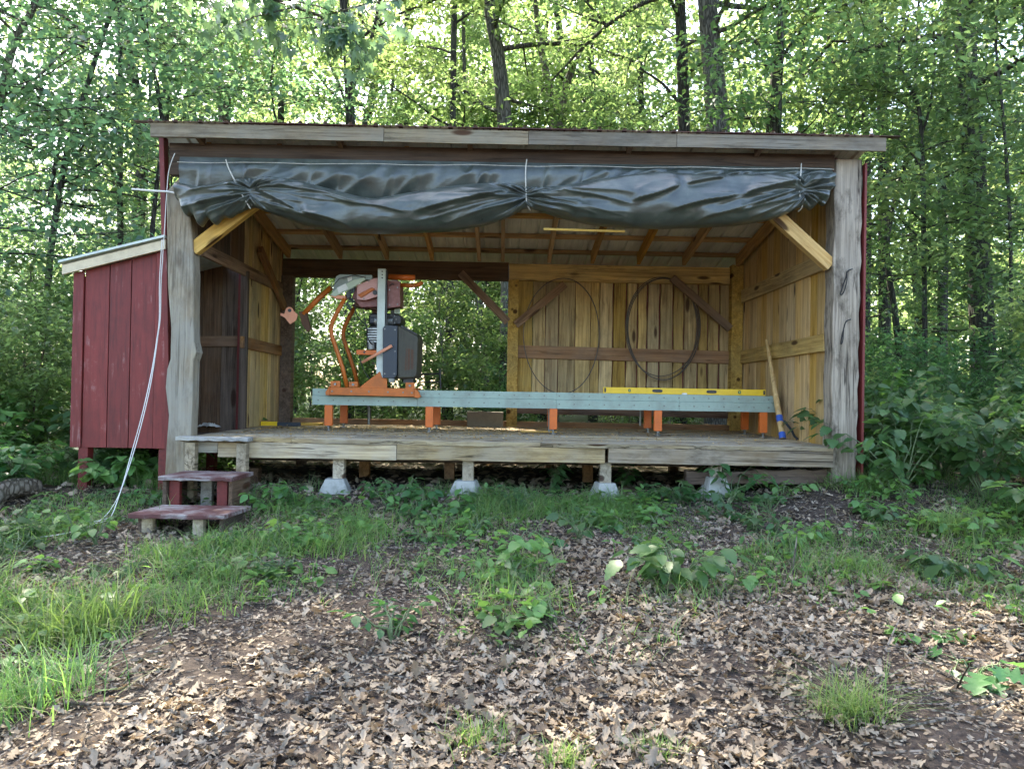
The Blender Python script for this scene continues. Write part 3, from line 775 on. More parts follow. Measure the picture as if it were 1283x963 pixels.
# ------------------------------------------------------------------ sawmill head
HY = 8.16
head = thing("portable_sawmill", (-1.45, 8.5, 1.0), "orange portable sawmill head with black engine and bent tube frame on the track", "sawmill")
def P(px, py, y): return at(px, py, y)
def plate(name, pts, y, d, mat, par=head, bev=.004, lab=None):
    mb = MB(); mb.prism([P(a, b, y) for a, b in pts], (0, d, 0))
    o = obj(name, mb, mat, par, bevel=bev)
    if lab: o["label"] = lab
    return o
# carriage: front side rail, back rail, cross members, wheels housings
plate("carriage_rail", [(413, 485), (519, 486.5), (519, 497), (413, 494.5)], HY, .06, M_orange2)
plate("carriage_rail", [(421, 486), (522, 487), (522, 496), (421, 494)], YK + .02, .06, M_orange2)
plate("carriage_end", [(407.5, 491), (413, 483), (413, 495), (408, 495)], HY - .01, .08, M_orange2)
plate("carriage_end", [(519, 486), (524, 490), (527, 497), (524, 498.5), (519, 498)], HY - .01, .08, M_orange2)
for pts in ([(414, 477), (426, 477), (426, 485), (414, 485)], [(437, 478), (448, 478), (448, 485), (437, 485)], [(508, 479), (519, 479), (519, 487), (508, 487)]):
    plate("wheel_housing", pts, HY + .005, .05, M_orange2)
    c = P(sum(p[0] for p in pts) / 4, sum(p[1] for p in pts) / 4, HY)
    mb = MB(); mb.tube([c + Vector((0, -.012, 0)), c + Vector((0, .02, 0))], .014, 8); obj("axle_bolt", mb, M_bolt, head)
for px in (420, 514):
    a = P(px, 489, HY + .06); b = P(px, 489, HY + .06); b = Vector((a.x, YK + .02, a.z))
    beam("cross_member", a, b, .06, .06, M_orange2, head)
plate("gusset", [(449, 486), (476, 465), (479, 473), (485, 474), (485, 487)], HY + .02, .012, M_orange2)
# bent frame tubes
for dy, dp in ((0, (0, 0)), (.62, (0, 0))):
    y = HY + .03 + dy
    pts = [P(a, b, HY + .03) for a, b in ((435, 485), (429, 460), (421, 436), (415.5, 420), (414.5, 411), (417, 402), (424, 388), (432, 374))]
    pts = [Vector((p.x, y, p.z)) for p in pts]
    mb = MB(); mb.tube(pts, .0235, 12); obj("frame_tube", mb, M_orange2, head, smooth=True)
# front mast and rear mast, with hole ladder
mb = MB(); a, b = P(478.8, 337, HY + .06), P(476.5, 478, HY + .06)
beam("mast", b, a, .06, .085, M_mast, head, (1, 0, 0))
beam("mast", (b.x + .02, YK - .05, b.z), (a.x + .03, YK - .05, a.z), .07, .07, M_steel, head, (1, 0, 0))
mb = MB()
a2, b2 = P(484, 339, HY + .055), P(484, 410, HY + .055)
mb.tube([a2, b2], .012, 8); obj("lift_screw", mb, M_black, head)
for py in (340, 344, 348):
    c = P(478.8, py, HY + .02)
    mb = MB(); mb.tube([c, c + Vector((0, .01, 0))], .008, 6); obj("mast_hole", mb, M_black, head)
# grey black cover box at the foot of the mast
plate("side_cover", [(479.5, 411), (483, 407), (498, 408), (497, 470), (493, 474), (479.5, 473)], HY - .02, .34, M_slate)
plate("fuel_shell", [(497.5, 407.5), (503, 409), (522, 419), (524, 424), (522, 470), (519, 473), (498, 474)], HY + .0, .5, M_olive, bev=.02)
plate("cover_seam", [(503, 407), (523, 418), (523, 420.5), (502, 409.5)], HY - .01, .45, M_black)
plate("cover_foot", [(505, 470), (518, 470), (518, 480), (505, 480)], HY + .08, .2, M_black)
# engine block
plate("engine", [(461.5, 396), (464, 392), (500, 393), (503, 396), (502, 407), (462, 407)], HY + .25, .36, M_black, bev=.02)
plate("engine", [(463, 407), (480, 407), (480, 437), (459, 437), (459, 418)], HY + .3, .3, M_black, bev=.015)
for i in range(6):
    plate("cooling_fin", [(460.5, 411 + i * 3.2), (481, 411 + i * 3.2), (481, 412.4 + i * 3.2), (460.5, 412.4 + i * 3.2)], HY + .28, .26, M_steel, bev=0)
c = P(465.5, 434, HY + .26)
mb = MB(); mb.tube([c - Vector((0, 0, .03)), c + Vector((0, 0, .045))], .035, 10); mb.tube([c + Vector((0, 0, .045)), c + Vector((0, 0, .06))], .022, 8); obj("fuel_filter", mb, M_paper, head)
mb = MB(); mb.tube([P(461, 412, HY + .24), P(459, 420, HY + .2), P(463, 428, HY + .2), P(467, 432, HY + .22)], .006, 6); obj("fuel_hose", mb, M_black, head)
c0 = P(470, 402, HY + .22)
mb = MB(); mb.tube([c0, c0 + Vector((.2, 0, .0))], .045, 12); obj("muffler", mb, M_steel, head, smooth=False)
# orange lever bracket
plate("lever_bracket", [(446.5, 438), (478, 439), (478, 445), (446.5, 444)], HY + .05, .05, M_orange)
c = P(456.5, 441, HY + .047)
mb = MB(); mb.tube([c, c + Vector((0, .004, 0))], .013, 10); obj("bracket_hole", mb, M_black, head)
mb = MB(); mb.tube([P(453.5, 454, HY - .03), P(491, 433, HY - .05)], .017, 10); obj("push_lever", mb, M_salmon, head, smooth=True)
# small fittings on the covers and engine
for px, py in ((482, 412), (495, 413), (482, 468), (494, 468), (482, 440), (495, 440)):
    c = P(px, py, HY - .022); mb = MB(); mb.tube([c, c + Vector((0, .006, 0))], .009, 6); obj("cover_screw", mb, M_bolt, head)
for k in range(5):
    x = 501.5 + k * 4.2
    plate("shell_rib", [(x, 414 + k * 2.2), (x + 1.1, 414.6 + k * 2.2), (x + .4, 469), (x - .7, 469)], HY - .006, .01, M_olive, bev=0)
plate("scuffed_panel", [(509, 436), (519, 438), (518, 462), (507, 464)], HY - .004, .008, M_rust, bev=0)
c = P(491, 400, HY + .24); mb = MB(); mb.tube([c, c + Vector((0, .02, 0))], .06, 20); mb.tube([c - Vector((0, .012, 0)), c], .035, 16); obj("recoil_starter", mb, M_black, head)
for k in range(7):
    a = k * 2 * math.pi / 7; q = c + Vector((.048 * math.cos(a), -.003, .048 * math.sin(a)))
    mb = MB(); mb.tube([q, q + Vector((0, .004, 0))], .007, 6); obj("starter_bolt", mb, M_bolt, head)
plate("air_filter", [(463, 397), (475, 397), (475, 405), (463, 405)], HY + .22, .05, M_slate, bev=.01)
plate("exhaust_shield", [(466, 388), (477, 388), (477, 393), (466, 393)], HY + .3, .15, M_rust, bev=.004)
for pts in (((450, 446), (455, 462), (463, 474), (470, 478)), ((470, 437), (474, 452), (473, 466), (477, 474)), ((444, 381), (447, 395), (455, 404), (462, 408)), ((455, 384), (457, 400), (461, 417))):
    mb = MB(); mb.tube(smooth_path([P(a, b, HY + .2) for a, b in pts], 4), .006, 6); obj("control_cable", mb, M_black, head, smooth=True)
for px, py in ((416, 490), (440, 490), (462, 490.5), (486, 491), (505, 491.5), (516, 492)):
    c = P(px, py, HY - .008); mb = MB(); mb.tube([c, c + Vector((0, .01, 0))], .01, 6); obj("carriage_bolt", mb, M_bolt, head)
for px, py in ((456, 374), (462, 352), (474, 352), (488, 363), (498, 360), (488, 382), (498, 381)):
    c = P(px, py, HY + (.055 if px < 480 else .095)); mb = MB(); mb.tube([c, c + Vector((0, .008, 0))], .009, 6); obj("guard_bolt", mb, M_bolt, head)
# blade wheel housings at the top
plate("head_beam", [(441, 372), (447, 357), (476, 350), (501, 352), (501, 383), (476, 384), (452, 385)], HY + .14, .3, M_dullred)
plate("blade_guard", [(447, 357), (470, 348), (477, 348), (477, 370), (458, 376), (447, 375)], HY + .06, .03, M_pink)
plate("guard_rib", [(448, 369), (466, 360), (470, 362), (452, 373)], HY + .04, .02, M_orange2)
c = P(469.8, 366.5, HY + .05)
mb = MB(); mb.tube([c, c + Vector((0, .012, 0))], .026, 12); obj("guard_hole", mb, M_black, head)
plate("blade_guard", [(486, 359), (501, 355), (501.5, 384), (484, 386)], HY + .1, .04, M_dullred, lab="dented red blade guard right of the mast")
plate("lower_guard", [(448, 376), (476, 371), (500, 369), (500, 385), (470, 388), (440, 383)], HY + .2, .2, M_rust)
plate("wheel_cover", [(421, 346), (426, 343.5), (466, 344.5), (466, 350), (452, 352), (436, 362), (416, 369), (418, 357)], HY + .1, .06, M_greyguard)
plate("wheel_cover", [(413, 370), (422, 361), (444, 350), (456, 347.5), (458, 350), (441, 361), (420, 371)], HY + .02, .025, M_mint)
plate("sticker", [(422, 360.5), (433, 355), (436.5, 361.5), (424.5, 367.5)], HY + .012, .005, M_white, bev=0)
plate("sticker", [(435, 347.5), (441, 346), (441, 351), (436, 353)], HY + .09, .006, M_white, bev=0)
plate("guard_clip", [(433, 366), (438, 364), (439, 372), (435, 375)], HY - .0, .03, M_black)
plate("guard_lip", [(413, 370), (433, 370), (433, 375), (420, 374)], HY + .03, .1, M_salmon)
mb = MB(); mb.tube([P(414, 362, HY + .05), P(425, 349, HY + .05), P(445, 344.5, HY + .06), P(458, 348, HY + .08)], .005, 6); obj("throttle_cable", mb, M_black, head)
plate("hanging_plate", [(494, 384), (501, 384), (501, 393), (494, 393)], HY + .3, .02, M_mint)
# arm to the left with the salmon end plate
mb = MB(); mb.tube([P(415, 360, HY + .16), P(398, 375, HY + .13), P(380, 394, HY + .1)], .029, 12); obj("log_turner_arm", mb, M_orange2, head, smooth=True)
plate("arm_bracket", [(374, 390), (383, 389), (389, 412), (385, 416), (378, 406)], HY + .08, .05, M_rust)
pts = []
for a in range(-20, 201, 20): pts.append((362.5 + 5 * math.cos(R(a)), 389.5 - 5 * math.sin(R(a))))
plate("end_plate", [(368, 389.5)] + pts[1:-1] + [(356, 393), (351.5, 392), (351, 395), (357, 398), (360, 402), (363.5, 406), (371, 401), (373, 394)], HY + .06, .012, M_salmon, bev=0)
c = P(362.8, 388.8, HY + .055)
mb = MB(); mb.tube([c, c + Vector((0, .004, 0))], .02, 12); obj("plate_hole", mb, M_black, head)
mb = MB(); mb.tube([P(501, 357, HY + .2), P(516, 358, HY + .2), P(526, 356, HY + .2), P(529, 353, HY + .2)], .024, 10); obj("feed_handle", mb, M_orange2, head, smooth=True)
mb = MB(); mb.tube([P(487, 347, HY + .25), P(520, 348, HY + .25)], .033, 10); obj("head_tube", mb, M_orange, head, smooth=True)
mb = MB(); mb.tube([P(488, 358, HY + .14), P(492, 355, HY + .13), P(496, 360, HY + .12), P(500, 356, HY + .13)], .005, 6); obj("control_wire", mb, M_black, head)
# grey rod cart behind the head (log handle frame)
mb = MB(); mb.tube([P(523, 469, 8.95), P(552, 468, 8.95)], .012, 8); mb.tube([P(551, 462, 8.95), P(552, 487, 8.95)], .012, 8); mb.tube([P(523, 479, 8.95), P(552, 478, 8.95)], .008, 8); obj("water_rail", mb, M_black, head)

# ------------------------------------------------------------------ tools
lv = thing("spirit_level", at(857, 487, YR + .03), "long yellow spirit level lying on top of the sawmill track", "spirit level")
za = .998
def lvx(px): return at(px, 487, YR).x
mb = MB(); a, b = lvx(756), lvx(960)
mb.bb(a, b, YR + .014, YR + .04, za, za + .068)
obj("body", mb, M_yellow, lv, bevel=.003)
for px, w, h, m, nm in ((758.5, .02, .05, M_black, "end_cap"), (789, .028, .034, M_black, "vial_window"), (824, .115, .036, M_black, "hand_hole"), (892, .115, .036, M_black, "hand_hole"), (927, .034, .034, M_black, "vial_window"), (958, .02, .05, M_black, "end_cap"), (858, .06, .018, M_steel, "vial_window")):
    x = lvx(px); z = za + .035 if nm != "vial_window" or px != 858 else za + .008
    mb = MB(); mb.prism([(x + w / 2 * math.copysign(abs(math.cos(t)) ** .6, math.cos(t)), YR + .0105, z + h / 2 * math.copysign(abs(math.sin(t)) ** .6, math.sin(t))) for t in np.linspace(0, 2 * math.pi, 16, endpoint=False)], (0, .004, 0))
    o = obj(nm, mb, m, lv)
    if nm in ("hand_hole", "vial_window") and px != 858:
        mb = MB(); mb.bb(x - w * .28, x + w * .28, YR + .008, YR + .0115, z - h * .2, z + h * .2); obj("vial" if nm == "vial_window" else "slot", mb, M_vial if nm == "vial_window" else M_olive, o)

ch = thing("cant_hook", (2.98, 7.95, DECK), "wooden handled cant hook with blue bands leaning on the right wall", "cant hook")
p0 = Vector((3.0, 7.95, DECK + .012)); p1 = Vector((3.045, 8.62, 1.66)); d = (p1 - p0)
M = Matrix(((0, 0, 0, 0),) * 4)
beam_pts = [p0 + d * t for t in (0, .12, .3, .55, .8, .985, 1.0)]
mb = MB(); mb.tube([tuple(q) for q in beam_pts], [.031, .033, .032, .028, .022, .016, .01], 12)
obj("handle", mb, W_handle["Z"], ch, smooth=True)
for t0, t1, r in ((.0, .055, .036), (.155, .215, .036)):
    mb = MB(); mb.tube([p0 + d * t0, p0 + d * t1], r, 14); obj("blue_band", mb, M_blue, ch, smooth=False, bevel=.002)
mb = MB(); mb.tube([p0 + d * .185, p0 + d * .17 + Vector((.05, -.02, -.015)), p0 + d * .11 + Vector((.1, -.04, -.03)), Vector((3.1, 7.88, DECK + .04)), Vector((3.125, 7.86, DECK + .015)), Vector((3.1, 7.84, DECK + .01))], [.014, .014, .013, .013, .011, .006], 8)
obj("hook", mb, M_slate, ch, smooth=True)

def ring(name, cx, cz, rx, rz, n, label, y=9.8, thick=.011):
    root = None
    for k in range(n):
        rx_, rz_ = rx + random.uniform(-.035, .02) * (k > 0), rz + random.uniform(-.03, .02) * (k > 0)
        ox, oz = random.uniform(-.03, .03) * (k > 0), random.uniform(-.02, .03) * (k > 0)
        mb = MB(); S = 96; v = []; f = []; ph = random.uniform(0, 6)
        for i in range(S):
            t = 2 * math.pi * i / S; w = 1 + .012 * math.sin(3 * t + ph)
            x, z = cx + ox + rx_ * w * math.sin(t), cz + oz + rz_ * w * math.cos(t)
            yy = y - .012 * k + .008 * math.sin(2 * t + ph)
            nx, nz = math.sin(t), math.cos(t)
            for dy, dr in ((-.016, -thick / 2), (.016, -thick / 2), (.016, thick / 2), (-.016, thick / 2)):
                v.append((x + nx * dr, yy + dy, z + nz * dr))
        for i in range(S):
            for q in range(4):
                a, b = i * 4 + q, i * 4 + (q + 1) % 4; c, e = (b + 4) % (4 * S), (a + 4) % (4 * S); f.append((a, b, c, e))
        mb.add(v, f)
        if root is None:
            root = thing(name, (cx, y, cz), label, "saw blade")
        obj("blade_loop", mb, M_blade, root)
c = at(704, 420, 9.75); ring("band_saw_blade", c.x, c.z, .5, .76, 1, "thin single loop of band saw blade hanging left on the board wall", 9.79, .011)
c = at(832, 411, 9.75); ring("band_saw_blade", c.x, c.z, .485, .67, 3, "thick coil of several dark band saw blade loops hanging on the board wall", 9.78, .009)

def GP(px, py):
    x, y = ground_at(px, py); return (x, y, g1(x, y) + .05)
# block, small level, scraps on the deck
mb = MB(); c = at(608, 524, 9.66); mb.bb(c.x - .235, c.x + .235, 9.57, 9.76, DECK + .004, DECK + .2)
bo = obj("concrete_block", mb, M_block, None, bevel=.01); tag(bo, "brown grey solid block standing on the deck beside the middle post", "block")
tv = thing("torpedo_level", at(335, 532, 8.9), "small black and yellow tool lying on the deck by the back left post", "tool")
z = DECK + .003
a = at(318, 532, 9.2).x
mb = MB(); mb.bb(a - .28, a + .14, 9.02, 9.06, z, z + .05); obj("body", mb, M_black, tv, bevel=.004)
mb = MB(); mb.bb(a + .142, a + .34, 9.018, 9.062, z, z + .052); obj("yellow_sleeve", mb, M_yellow, tv, bevel=.004)
mb = MB(); mb.bb(a + .342, a + .62, 9.02, 9.06, z, z + .048); obj("tail", mb, M_slate, tv, bevel=.004)
def scrap(px, py, y, L, w, t, rot, mat, label, name="scrap_board"):
    c = at(px, py, y); c.z = DECK + .004 + t / 2
    dx, dy = math.cos(rot) * L / 2, math.sin(rot) * L / 2
    o = beam(name, (c.x - dx, c.y - dy, c.z), (c.x + dx, c.y + dy, c.z), w, t, mat, None, seg=6, wav=.002)
    tag(o, label, "board")
scrap(372, 530, 9.4, .62, .3, .025, .05, W_pine["X"], "pale board, the sun patch put in its colour, flat on the deck behind the sawmill head's end")  # pale pine carries the sun patch at the back left of the deck
scrap(675, 540, 8.55, .42, .06, .018, -.04, W_pine["X"], "narrow offcut coloured bright for a thin sun patch on the deck beside an orange track leg")  # bright pine stands for a thin streak of sun on the deck
scrap(300, 528, 9.55, .5, .09, .03, -.3, W_rough["X"], "brown stick of wood lying along the left wall on the deck")
# crumpled sheet in the dark corner
mb = MB(); v = []; f = []; n = 9; c = at(262, 531, 8.5)
for i in range(n):
    for j in range(n):
        v.append((c.x - .12 + .24 * i / (n - 1) + random.uniform(-.01, .01), c.y - .1 + .2 * j / (n - 1) + random.uniform(-.01, .01), DECK + .008 + random.uniform(0, .055) * math.sin(math.pi * i / (n - 1))))
for i in range(n - 1):
    for j in range(n - 1): a = i * n + j; f.append((a, a + 1, a + n + 1, a + n))
mb.add(v, f)
tag(obj("crumpled_sheet", mb, M_paper), "crumpled pale sheet lying in the dark left corner of the deck", "paper")
mb = MB(); c = at(258, 527, 8.9); mb.bb(c.x - .2, c.x + .25, 8.85, 9.05, DECK + .004, DECK + .1); 
tag(obj("wooden_tray", mb, W_dark["X"], None, bevel=.006), "low dark wooden tray on the deck against the left wall", "tray")

_r = np.random.default_rng(61); n_ = 5200
_x = np.clip(_r.normal(-.9, 1.3, n_), -2.7, 3.0); _y = np.clip(_r.normal(8.6, .55, n_), 7.0, 9.7)
_x[n_ // 2:] = _r.uniform(-2.8, 3.05, n_ - n_ // 2); _y[n_ // 2:] = _r.uniform(7.0, 9.7, n_ - n_ // 2)
_pos = np.stack([_x, _y, np.full(n_, DECK + .006)], -1)
_v, _f = leaves((np.array([(-.3, 0, 0), (.3, .1, .1), (.2, 1, 0), (-.25, .8, .12)], float), np.array([(0, 1, 2, 3)])), _pos, np.stack([_r.normal(0, 1, n_), _r.normal(0, 1, n_), _r.normal(0, .2, n_)], -1), np.stack([_r.normal(0, .3, n_), _r.normal(0, .3, n_), np.ones(n_)], -1), _r.uniform(.006, .028, n_))
tag(mesh_obj("sawdust", fast_mesh("sawdust", _v, _f, W_pine["X"])), "pale sawdust and wood chips scattered over the deck under the mill", kind="stuff")

# ------------------------------------------------------------------ tarpaulin
tarp = thing("rolled_tarpaulin", (.05, 6.95, 3.0), "dark green grey tarpaulin rolled up and tied under the front eave", "tarpaulin")
KX = [222, 236, 250, 275, 300, 316, 340, 380, 430, 470, 515, 560, 610, 640, 658, 672, 700, 740, 790, 830, 880, 920, 960, 985, 1003, 1018, 1032, 1045]
LIP = [228, 232, 236, 232, 226, 224, 222, 229, 243, 252, 243, 236, 231, 231, 234, 236, 234, 228, 221, 217, 222, 221, 219, 219, 221, 219, 217, 216]
BOT = [252, 268, 279, 278, 268, 259, 268, 282, 292, 293, 292, 290, 283, 272, 261, 263, 272, 282, 287, 288, 286, 284, 278, 269, 259, 262, 254, 236]
THK = [.05, .08, .1, .09, .07, .045, .09, .13, .15, .15, .15, .14, .12, .08, .045, .06, .11, .14, .15, .16, .15, .14, .12, .09, .05, .08, .07, .03]
NX, NB, NF = 900, 26, 84
pxs = np.linspace(222, 1045, NX)
sm = lambda a: np.convolve(np.pad(np.interp(pxs, KX, a), 8, mode="edge"), np.ones(17) / 17, "valid")
lip, bot, thk = sm(LIP), sm(BOT), sm(THK)
bot = bot + (np.clip((300 - pxs) / 40, 0, 1) + np.clip((pxs - 1008) / 15, 0, 1)) * 5 * np.sin(pxs * .33)
top = 194 + (pxs - 222) / 823 * 14
# value noise for cloth creases
def vnoise(seed):
    r = np.random.default_rng(seed); g = r.uniform(-1, 1, (64, 64))
    def fn(a, b):
        ia, ib = np.floor(a).astype(int), np.floor(b).astype(int); fa, fb = a - ia, b - ib
        fa, fb = fa * fa * (3 - 2 * fa), fb * fb * (3 - 2 * fb)
        q = lambda i, j: g[i % 64, j % 64]
        return (q(ia, ib) * (1 - fa) + q(ia + 1, ib) * fa) * (1 - fb) + (q(ia, ib + 1) * (1 - fa) + q(ia + 1, ib + 1) * fa) * fb
    return fn
vn1, vn2, vn3, vn4 = vnoise(3), vnoise(4), vnoise(5), vnoise(6)
ridge = lambda n: 1 - 2 * np.abs(n)
TIES = [(316, 241), (658, 247), (1003, 240)]
SEGS = [([(322, 236), (380, 268), (446, 290)], .06, 12), ([(326, 230), (470, 262)], .03, 9), ([(518, 272), (650, 240)], .065, 13), ([(555, 286), (655, 254)], .045, 9),
        ([(600, 284), (657, 260)], .03, 6), ([(248, 262), (314, 240)], .05, 10), ([(258, 275), (315, 250)], .04, 7), ([(240, 243), (312, 234)], .035, 8),
        ([(664, 258), (720, 275), (792, 286)], .055, 9), ([(668, 247), (730, 262)], .035, 8), ([(690, 240), (790, 262)], .03, 12), ([(784, 262), (850, 238), (905, 228)], .06, 13),
        ([(826, 272), (920, 250), (1000, 230)], .065, 14), ([(862, 283), (930, 264), (1001, 238)], .05, 11), ([(930, 277), (1002, 250)], .04, 7), ([(340, 262), (420, 284)], .03, 6), ([(400, 250), (520, 274)], .03, 12), ([(1006, 232), (1040, 226)], .03, 6), ([(1004, 248), (1030, 250)], .03, 5)]
_r = np.random.default_rng(12)
for _k in range(16):
    _t = (316, 658, 658, 1003)[_k % 4]; _s = (1, -1, 1, -1)[_k % 4]
    _l = _r.uniform(50, 150); _y = 238 + _r.uniform(-8, 18)
    SEGS.append(([(_t + _s * 6, _y), (_t + _s * _l, _y + _r.uniform(2, 34) * _l / 110)], _r.uniform(.012, .024), _r.uniform(2.5, 5)))
def creases(px, py):
    """height in metres of folds fanning out from the ties, plus long soft folds"""
    h = np.zeros_like(px)
    for i, (tx, ty) in enumerate(TIES):
        dx, dy = px - tx, (py - ty) * 1.25
        r = np.hypot(dx, dy) + 1e-3; a = np.arctan2(dy, np.abs(dx) + 6)
        sgn = np.where(dx > 0, 1.7, -2.3)
        w = np.exp(-r / 75) * np.clip(r / 14, 0, 1)
        h += w * (.055 * ridge(vn2(a * 4.2 + sgn + i * 5.1 + r * .006, a * 0 + i * 3.3 + sgn)) + (.012) * ridge(vn3(a * 9.3 + sgn * 3 + r * .01, a * 0 + i * 7.7)))
    for pts, A, wu in SEGS:
        for (ax_, ay), (bx, by) in zip(pts[:-1], pts[1:]):
            L = math.hypot(bx - ax_, by - ay); ux, uy = (bx - ax_) / L, (by - ay) / L
            if ux < 0: ux, uy = -ux, -uy
            u = ((px - min((ax_, bx))) / abs(bx - ax_))
            yl = (ay if ax_ < bx else by) + (abs(by - ay) * np.sign((by - ay) * (bx - ax_))) * u
            s = (py - yl) * ux + 2.2 * vn2(px * .03 + A * 90, px * 0 + A * 50)
            k = np.clip(u * 5, 0, 1) * np.clip((1 - u) * 5, 0, 1)
            k = np.where((u > 0) & (u < 1), k * k * (3 - 2 * k), 0)
            h += A * k * np.where(s < 0, np.exp(s / wu), np.exp(-s / 1.8) * 1.25 - .25 * np.exp(-s / 9))
    sx, sy = px * .0105, py * .05
    h += .045 * (.5 - .5 * np.cos(2.2 * vn1(sx + .35 * vn4(px * .02, py * .06), sy * .6 + px * .004))) 
    h += .004 * ridge(vn3(px * .05 + py * .06, py * .11 - px * .012))
    return h
V = []
tb = np.linspace(0, 1, NB)
for t in tb:   # flat band from the batten down behind the roll
    py = top + (lip + 6 - top) * t
    pinch = ridge(vn2(pxs * .085 + .8 * t, pxs * 0 + t * 1.2)) * .012 * np.clip(t * 2.2, .15, 1) + ridge(vn3(pxs * .03 + t * 2, pxs * 0 + 4.4 + t)) * .02 * t
    tuck = np.clip((lip - 217) / 32, 0, 1) * .15 * max(0, (t - .35) / .65) ** 1.5
    V.append((pxs, py, 6.96 - pinch * 1.3 - .075 * t + tuck * 1.1))
ta = np.linspace(0, 1, NF)
for t in ta:   # front of the roll
    ang = math.pi * (.5 - t * 1.0)
    zc, hz = (lip + bot) / 2, (bot - lip) / 2
    py = zc - hz * math.copysign(abs(math.sin(ang)) ** 1.0, ang)
    bulge = 1.5 * thk * abs(math.cos(ang)) ** .6
    c = creases(pxs, py) * (.25 + .75 * abs(math.cos(ang)) ** .5)
    V.append((pxs, py + 1.4 * vn1(pxs * .02, pxs * 0 + 9.1) * (1 if t > .8 else 0) * (t - .8) * 5, 6.925 - bulge - c))
for t in np.linspace(0, 1, 8)[1:]:  # back of the roll, out of sight from the front
    zc, hz = (lip + bot) / 2, (bot - lip) / 2
    V.append((pxs, bot - (bot - lip) * .8 * t, 6.925 + .07 * math.sin(math.pi * t) + .005))
rows = len(V); vv = np.zeros((rows, NX, 3))
F, RI, U = np.array(fwd), np.array(right), np.array(up)
for i, (a, b, yv) in enumerate(V):
    # pixel outline laid on the plane of the eave (Y = 6.9), thickness is real depth along Y
    d = F * FPX + (a - 641.5)[:, None] * RI + (481.5 - b)[:, None] * U
    q = np.array(EYE) + d * (6.9 / d[:, 1])[:, None]
    q[:, 1] = yv; vv[i] = q
idx = np.arange(rows - 1)[:, None] * NX + np.arange(NX - 1)[None]
fc = np.stack([idx, idx + 1, idx + NX + 1, idx + NX], -1).reshape(-1, 4)
me = fast_mesh("sheet", vv.reshape(-1, 3) - np.array(tuple(W[tarp.name].translation)), fc, M_tarp, smooth=True)
mesh_obj("sheet", me, tarp)
beam("rolled_batten", at(681, 287, 6.93), at(783, 290, 6.93), .016, .022, W_rough["X"], tarp)
mb = MB(); mb.tube([at(222 + (1045 - 222) * k / 20, 203 + 9 * k / 20 + .8 * math.sin(k * 1.9), 6.915) for k in range(21)], .0035, 5); obj("hem_cord", mb, M_cord, tarp)

def cord(name, pts, r, mat, label, cat="cord", group=None, twist=True):
    mb = MB(); P_ = [Vector(p) for p in pts]
    # smooth with catmull-rom
    out = []
    for i in range(len(P_) - 1):
        a, b, c, d = P_[max(i - 1, 0)], P_[i], P_[i + 1], P_[min(i + 2, len(P_) - 1)]
        for k in range(8):
            t = k / 8
            out.append(.5 * ((2 * b) + (c - a) * t + (2 * a - 5 * b + 4 * c - d) * t * t + (3 * b - a - 3 * c + d) * t ** 3))
    out.append(P_[-1])
    mb.tube(out, r, 6)
    return tag(obj(name, mb, mat, None, smooth=True), label, cat, group)
cord("tie_cord", [at(283, 200, 6.9), at(287, 212, 6.86), at(297, 232, 6.83), at(302, 242, 6.82), at(314, 262, 6.86)], .006, M_cord, "pale cord tied round the left end of the rolled tarpaulin")
cord("tie_cord", [at(660, 200, 6.93), at(658.5, 215, 6.86), at(659, 240, 6.84), at(660, 255, 6.84), at(664, 263, 6.88)], .006, M_cord, "pale cord tied round the middle of the rolled tarpaulin")
cord("tie_cord", [at(1004, 205, 6.93), at(1003, 222, 6.85), at(1001, 235, 6.84), at(1003, 250, 6.84), at(1005, 259, 6.86), at(1000, 265, 6.9)], .006, M_cord, "pale cord tied round the right end of the rolled tarpaulin")
cord("hanging_rope", [at(219, 192, 6.93), at(212, 212, 6.95), at(209, 240, 6.96), at(206, 290, 6.97), at(202, 350, 6.97), at(201, 395, 6.95), at(198, 420, 6.93), at(189, 480, 6.85), at(175, 540, 6.75), at(160, 590, 6.62), at(146, 626, 6.5), GP(126, 660), GP(100, 672), GP(70, 679), GP(30, 684)], .004, M_rope, "long white rope hanging from the eave past the left post to the grass", "rope")
cord("hanging_rope", [at(203, 300, 6.95), at(200, 350, 6.94), at(199.5, 400, 6.92), at(196, 428, 6.9), at(190, 465, 6.8), at(179, 515, 6.66), at(164, 570, 6.62), at(152, 612, 6.5), at(140, 645, 6.3), GP(128, 662), GP(112, 664), GP(140, 656)], .004, M_rope, "second strand of white rope knotted beside the left post and trailing forward")
cord("guy_line", [at(165, 237, 6.9), at(190, 239, 6.93), at(212, 240.5, 6.95), at(227, 244, 6.93)], .009, M_rope, "short white line stretched sideways past the top of the left post", "rope")
cord("cord_loop", [at(1068, 337, 6.985), at(1062, 340, 6.97), at(1059, 350, 6.97), at(1054, 364, 6.97), at(1053, 369, 6.97), at(1057, 366, 6.965), at(1061, 352, 6.965), at(1061, 340, 6.975)], .006, M_bcord, "upper black cord loop hanging from the right post")
cord("cord_loop", [at(1066, 400, 6.985), at(1060, 403, 6.97), at(1057, 412, 6.97), at(1054, 426, 6.97), at(1054, 431, 6.97), at(1056, 426, 6.965), at(1057, 412, 6.965)], .006, M_bcord, "lower black cord loop hanging from the right post")
